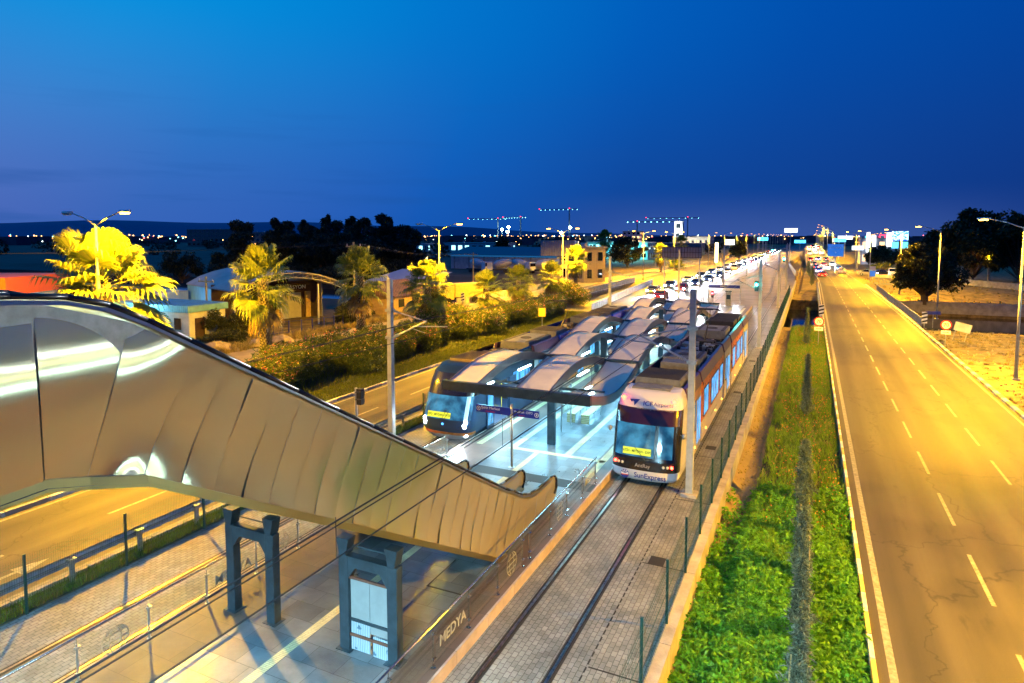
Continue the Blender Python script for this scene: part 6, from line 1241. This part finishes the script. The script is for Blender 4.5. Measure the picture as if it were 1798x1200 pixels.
def speed(loc, label, z=2.2):
    t = thing('speed_sign', label, 'speed sign', loc); MB().tube((0, .05, 0), (0, .05, z + .3), .035).build('post', m_galv, t)
    for r, y, m, nm in ((.42, 0, m_sred, 'rim'), (.33, -.012, m_swhite, 'disc')):
        b = MB(); b.tube((0, y - .01, z), (0, y + .01, z), r, None, 28); b.build(nm, m, t)
    text('70', .42, m_blackm, frame((0, -.026, z), (1, 0, 0), (0, 0, 1)), 'lettering', t, .002, True); MB().box(-.36, .36, -.01, .01, z - .82, z - .5).build('plate', m_swhite, t); text('AZAMİ', .15, m_blackm, frame((0, -.013, z - .66), (1, 0, 0), (0, 0, 1)), 'lettering', t, .002, True)
speed((.85, 63.5, -.2), 'round red ringed 70 speed sign left of the road'); speed((10.95, 66.5, -.1), 'round red ringed 70 speed sign right of the road near the canal', 2.0)
t = thing('advert_board', 'small tilted white board behind the right speed sign', 'board', (12.6, 70.5, 0)); MB().box(-.7, .7, -.03, .03, .9, 1.7).build('panel', m_wallw, t); MB().tube((-.5, 0, 0), (-.5, 0, .9), .03).build('leg', m_galv, t); MB().tube((.5, 0, 0), (.5, 0, .9), .03).build('leg', m_galv, t); t.rotation_euler = (0, R(14), R(12))
plate('river_sign', 'small blue name sign beside the right hazard marker', (11.9, 79.5, 0), 1.3, .35, 1.6, m_sblue)
b = MB()
t = thing('road_sign', 'large blue direction sign over the foot of the flyover', 'sign', (3.2, 190, 0)); t.location = (5.9, 190, 0)
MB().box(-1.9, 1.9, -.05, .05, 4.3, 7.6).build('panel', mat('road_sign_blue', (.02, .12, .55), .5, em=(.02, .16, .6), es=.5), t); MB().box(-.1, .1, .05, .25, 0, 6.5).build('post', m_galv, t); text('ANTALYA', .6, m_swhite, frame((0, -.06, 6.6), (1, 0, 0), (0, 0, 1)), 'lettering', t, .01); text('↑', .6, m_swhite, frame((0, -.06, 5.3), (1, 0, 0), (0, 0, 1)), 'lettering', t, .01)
t = plate('hospital_sign', 'tall blue and white service sign right of the slip road', (11.6, 150, 0), 1.0, 1.2, 2.0, MATS['road_sign_blue']); MB().box(-.5, .5, -.03, .01, 2.7, 3.5).build('panel', m_swhite, t)
# LED board
def ledmat():
    m = bpy.data.materials.new('led_board'); m.use_nodes = True; nt = m.node_tree; N = nt.nodes; L = nt.links; b = N['Principled BSDF']; b.inputs['Base Color'].default_value = (.02, .02, .02, 1)
    tc = N.new('ShaderNodeTexCoord'); mp = N.new('ShaderNodeMapping'); mp.inputs['Scale'].default_value = (1.1, 1, 2.2); L.new(tc.outputs['Object'], mp.inputs[0]); nz = N.new('ShaderNodeTexNoise'); nz.inputs['Scale'].default_value = 1.1; L.new(mp.outputs[0], nz.inputs[0])
    r = N.new('ShaderNodeValToRGB'); r.color_ramp.elements[0].position = .47; r.color_ramp.elements[0].color = (.02, .12, .9, 1); r.color_ramp.elements[1].position = .53; r.color_ramp.elements[1].color = (.4, .75, 1, 1); L.new(nz.outputs[0], r.inputs[0]); L.new(r.outputs[0], b.inputs['Emission Color']); b.inputs['Emission Strength'].default_value = 2.2; return m
t = thing('led_billboard', 'tall lit blue and white billboard on a pale column above the trees', 'billboard', (25.0, 232, 0)); MB().box(-2.2, 2.2, -.15, .15, 8.4, 11.2).build('screen', ledmat(), t); MB().box(-2.2, 2.2, -.15, .15, 5.9, 7.9).build('screen', emit('led_cyan', (.1, .6, .9), 1.6), t); MB().tube((0, .2, -1), (0, .2, 8.4), .5, None, 12).build('column', m_conc, t)
# shops with neon on the right of the far road
e_sign = [emit('neon_red', (1, .03, .06), 4), emit('neon_white', (.85, .93, 1), 1.6), emit('neon_cyan', (.05, .5, 1), 2.5), emit('neon_orange', (1, .4, .08), 4)]
r_ = random.Random(8)
for i in range(11):
    y = 250 + i * 34; x = 13.5 + i * 1.2 + (y - 250) * .03; w_ = r_.uniform(9, 14); h = r_.uniform(5, 9)
    t = house('shop', 'lit shop building beside the far right road, %s from the camera' % wd[i], 'shop', x + 7, y, w_, 12, h, m_walld if i % 2 else m_wallw, m_roofg, (4, 2), (e_warm, e_win)[i % 2]); t['group'] = 'lit shops along the far road'
    for k in range(3): c = e_sign[r_.randrange(4)]; xx = r_.uniform(-w_ / 2, w_ / 3); MB().box(xx, xx + r_.uniform(1, 3), -.5, -.35, h * r_.uniform(.4, 1.0), h * r_.uniform(1.02, 1.3)).build('shop_sign', c, t)
for i, (x, y, z, w_, h, k, l) in enumerate(((12.5, 215, 6.2, 3.0, 1.2, 1, 'white lit board on a pole right of the blue direction sign'), (10.5, 300, 8, 5, 1.4, 2, 'blue lit shop board far along the road'), (14, 330, 9, 6, 1.6, 1, 'white lit roof sign far along the road'), (-33, 300, 7, 4, 2.4, 1, 'white lit board left of the far road'), (-14, 520, 14, 9, 3, 1, 'distant white lit board above the bright end of the left road'), (-27, 420, 8, 6, 2, 2, 'distant blue lit board by the left road'), (-7, 480, 6, 7, 2, 2, 'distant cyan lit board between the two roads'))):
    t = thing('lit_board', l, 'lit board', (x, y, 0)); MB().box(-w_ / 2, w_ / 2, -.1, .1, z - h / 2, z + h / 2).build('panel', e_sign[k], t); MB().tube((0, .2, 0), (0, .2, z), .15).build('post', m_pole, t)
# right side: slip road, low walls, canal ledges, bridge railing
tag(strip('slip_road', lambda y: interp([(146, 11.5), (180, 14.5), (310, 17)], y), lambda y: interp([(146, 17.5), (180, 24), (310, 22)], y), [146, 160, 180, 220, 260, 310, 420], lambda y: .012, m_asph), kind='structure')
def lowwall(pts, h, w, label, m, zb=-.3):
    t = thing('low_wall', label, 'wall', (0, 0, 0)); b = MB()
    for (xa, ya), (xb, yb) in zip(pts, pts[1:]):
        d = Vector((xb - xa, yb - ya, 0)).normalized(); nn = Vector((-d.y, d.x, 0)) * w / 2
        b.loft([[(x + s * nn.x, y + s * nn.y, z) for s, z in ((-1, zb), (1, zb), (1, h), (-1, h))] for x, y in ((xa, ya), (xb, yb))])
    b.build('wall', m, t); return t
lowwall([(20.5, 165), (24, 160), (36, 140), (60, 118)], 1.1, .3, 'long pale boundary wall in front of the dark grove', m_conc)
lowwall([(11.5, 119.3), (60, 119.3)], -.7, .5, 'stone ledge along the far bank of the canal', m_conc, -3.3)
lowwall([(12.5, 172), (21, 168)], .8, .3, 'low wall in front of the parked cars', m_conc)
lowwall([(11.6, 86.5), (60, 84)], -1.5, .3, 'concrete lining of the near canal bank', m_conc_d, -3.4)
lowwall([(-44.6, 77), (-44.6, 134)], 1.0, .2, 'slatted concrete parapet on the left of the sandy road bridge', m_conc); 
t = thing('bridge_parapet', 'slatted concrete parapet on the right of the sandy road bridge', 'parapet', (-33.8, 77, 0)); b = MB(); b.box(-.12, .12, 0, 57, .9, 1.05); b.box(-.1, .1, 0, 57, 0, .15)
for i in range(95): b.box(-.06, .06, i * .6, i * .6 + .3, .15, .9)
b.build('balusters', m_conc, t)
t = thing('bridge_parapet', 'pale slatted parapet between the left carriageway and the outer lane', 'parapet', (-25.6, 79, 0)); b = MB(); b.box(-.12, .12, 0, 52, .9, 1.0)
for i in range(86): b.box(-.06, .06, i * .6, i * .6 + .3, .0, .9)
b.build('balusters', m_conc, t); t.rotation_euler.z = R(4)
for x, l in ((10.85, 'grey metal railing along the right side of the road bridge'), (1.2, 'grey metal railing along the left side of the road bridge')):
    t = thing('bridge_railing', l, 'railing', (x, 79.5, 0)); b = MB(); b.box(-.04, .04, 0, 52, .98, 1.06); b.box(-.03, .03, 0, 52, .12, .18); b.build('rail', m_galv, t); b = MB()
    for i in range(347): b.box(-.01, .01, i * .15, i * .15 + .035, .18, .98)
    b.build('bars', m_galv, t)
    for i in range(18): MB().box(-.06, .06, i * 3, i * 3 + .12, 0, 1.1).build('post', m_galv, t)
# cranes and floodlights of the far building site
def crane(x, y, h, j, a, l):
    t = thing('tower_crane', l, 'tower crane', (x, y, 0), a, 'tower cranes on the skyline'); b = MB(); b.box(-1, 1, -1, 1, 0, h); b.build('mast', m_galv, t); b = MB(); b.box(-j * .25, j, -.6, .6, h, h + 1.6); b.build('jib', m_galv, t)
    b = MB()
    for i in range(9): b.box(-j * .25 + i * j * .15, -j * .25 + i * j * .15 + .9, -1.6, -.7, h - .3, h + .6)
    b.build('jib_lamp', emit('site_lamp', (.25, .85, 1), 9), t)
    for x_ in (j, 0): MB().box(x_ - .6, x_ + .6, -.8, .8, h + 1.6, h + 2.7).build('warning_lamp', e_sign[0], t)
crane(-545, 1100, 42, 58, R(200), 'tower crane with a row of white lamps, leftmost on the skyline'); crane(-520, 1150, 46, 50, R(160), 'second tower crane from the left'); crane(-400, 1100, 58, 60, R(178), 'highest tower crane with red end lamps'); crane(-300, 1200, 36, 75, R(0), 'tower crane right of the highest one'); crane(-215, 1250, 44, 80, R(180), 'unlit looking tower crane left of the white tower')
for i, (px, pz) in enumerate(((-536, 19), (-524, 15), (-522, 24), (-415, 13), (-398, 22))):
    t = thing('floodlight', 'bright cyan white floodlight on the building site, %s from the left' % wd[i], 'floodlight', (px, 1100, 0)); MB().tube((0, 0, 0), (0, 0, pz + 2), .4).build('mast', m_galv, t); b = MB(); b.lathe([(0, -2.4), (2.4, -1), (2.4, 1), (0, 2.4)], 12, (0, -1, pz + 3)); b.build('lamp', emit('flood', (.55, .95, 1), 60), t)
# the plain's far lights and low built up mass
V = []; MI = []; r_ = np.random.default_rng(6)
def cube(x, y, z, s, k):
    p = [(x + a * s, y + b_ * s, z + c * s) for a, b_, c in ((-1, -1, -1), (1, -1, -1), (1, 1, -1), (-1, 1, -1), (-1, -1, 1), (1, -1, 1), (1, 1, 1), (-1, 1, 1))]
    for q in ((3, 2, 1, 0), (4, 5, 6, 7), (0, 1, 5, 4), (1, 2, 6, 5), (2, 3, 7, 6), (3, 0, 4, 7)): V.extend(p[i] for i in q); MI.append(k)
for i in range(430):
    a = R(r_.uniform(-66, -12)) if i < 330 else R(r_.uniform(-12, 20)); d = 500 * 8.4 ** r_.uniform(0, 1); s = d * r_.uniform(.0002, .00055); cube(math.sin(a) * d, math.cos(a) * d, r_.uniform(1, 9) + d * .002, s, r_.choice([0, 0, 0, 1, 2, 3], p=[.3, .2, .15, .15, .12, .08]))
for i in range(70): a = R(-41 + i * .5); d = 2400; cube(math.sin(a) * d, math.cos(a) * d, 8 + r_.uniform(-3, 4), .9, 0)
o = npmesh('city_lights', V, [emit('far_orange', (1, .45, .12), 9), emit('far_white', (.8, .95, 1), 9), emit('far_cyan', (.2, .8, 1), 7), emit('far_red', (1, .1, .08), 6)], mi=MI); tag(o, 'hundreds of tiny orange and white lights scattered over the far plain', 'city lights', kind='stuff')
V = []; MI = []
for i in range(260): a = R(r_.uniform(-66, 22)); d = r_.uniform(700, 2600); w_ = r_.uniform(8, 30); h = r_.uniform(4, 11); x, y = math.sin(a) * d, math.cos(a) * d; cube(x, y, -8 + h / 2, w_ / 2, 0) if False else None; p = MB().box(x - w_, x + w_, y, y + 14, 0, h); V.extend(p.v[i_] for f in p.f for i_ in f)
o = npmesh('distant_town', V, mat('distant_building', (.045, .06, .09), .9, var=.3, vs=.01)); tag(o, 'dark mass of low distant buildings along the horizon', 'distant town', kind='stuff')
P = []
for i in range(240): a = R(r_.uniform(-66, 24)); d = r_.uniform(260, 900) if i < 110 else r_.uniform(900, 1800); x, y = math.sin(a) * d, math.cos(a) * d; P.append(blob(110, (x, y, 2.5), (6, 6, 3.5), .2, r_))
P = np.concatenate(P); P = P[~((P[:, 0] > -36) & (P[:, 0] < 30) & (P[:, 1] < 1200))]; o = npmesh('distant_trees', leaves(P, 1.6, 1.2, 0, 1, r_), f_euc); tag(o, 'far off tree belt fading into the dark plain', 'distant trees', kind='stuff')
# ================================================================ footbridge the photograph was taken from
t = thing('footbridge', 'steel footbridge over tracks and roads, the camera standing at its railing', 'footbridge', (0, -1.8, 0))
MB().box(-30, 17, -1.5, 1.55, 7.45, 7.95).build('deck', m_conc, t)
for y in (-1.45, 1.5):
    b = MB(); b.box(-30, 17, y - .03, y + .03, 8.98, 9.05)
    for i in range(32):
        x = -30 + i * 1.5
        if not (y > 0 and (-9.6 < x < -7.8 or -13.3 < x < -11.3)): b.box(x, x + .05, y - .03, y + .03, 7.95, 8.98)
    b.build('railing', m_stain, t)
for x in (-19.0, 12.5, -25.5): MB().box(x - .3, x + .3, -.6, .6, 0, 7.45).build('pier', m_conc, t)
for x in (-3.6, -10.6, -12.9): 
    MB().box(x - 1.2, x + 1.2, .9, .98, 7.38, 7.44).build('tube_light', m_led, t); lamp('AREA', 'soffit_light', (x, .9, 7.35), 1300 if x > -5 else 480, (.42, .82, 1), t, 2.4, (R(42), 0, 0), sy=.12)
t = thing('added_arcade', 'added unseen arcade of tube lights right of the near road', 'arcade', (22.6, 58, 0))  # unseen arcade, added so the cladding has white lights to reflect
t['label'] = 'added unseen tube lit arcade right of the near road, mirrored in the escalator cladding'
MB().box(0, 8, -46, 19, 0, 7).build('wall', m_walld, t); MB().box(-2.0, 0, -46, 19, 4.3, 4.5).build('awning', m_blackm, t)
for z_, c_, s_ in ((4.65, (.55, .95, 1), 24), (5.5, (.8, 1, .6), 10), (6.5, (.7, .93, 1), 22)):
    for i in range(6): MB().box(-2.08 if z_ < 5 else -.12, -2.0 if z_ < 5 else 0, -45.5 + i * 10.6, -35.6 + i * 10.6, z_, z_ + .09).build('tube_light', emit('added_streak_tube_%d' % int(z_ * 10), c_, s_), t)  # added tubes that draw the white streaks on the cladding

V = []; r_ = np.random.default_rng(9)
for i in range(1400):
    x, y = (r_.uniform(10.9, 24), r_.uniform(32, 79)) if i < 900 else (r_.uniform(-47, -43.4), r_.uniform(34, 60)); s_ = r_.uniform(.02, .09); p = MB().box(x - s_, x + s_, y - s_ * .8, y + s_ * .8, -.08, s_ * .9 - .03, s_ * .35); V.extend(p.v[i_] for f in p.f for i_ in f)
tag(npmesh('stones', V, m_rock), 'loose stones scattered on the dry ground beside the roads', 'stones', kind='stuff')
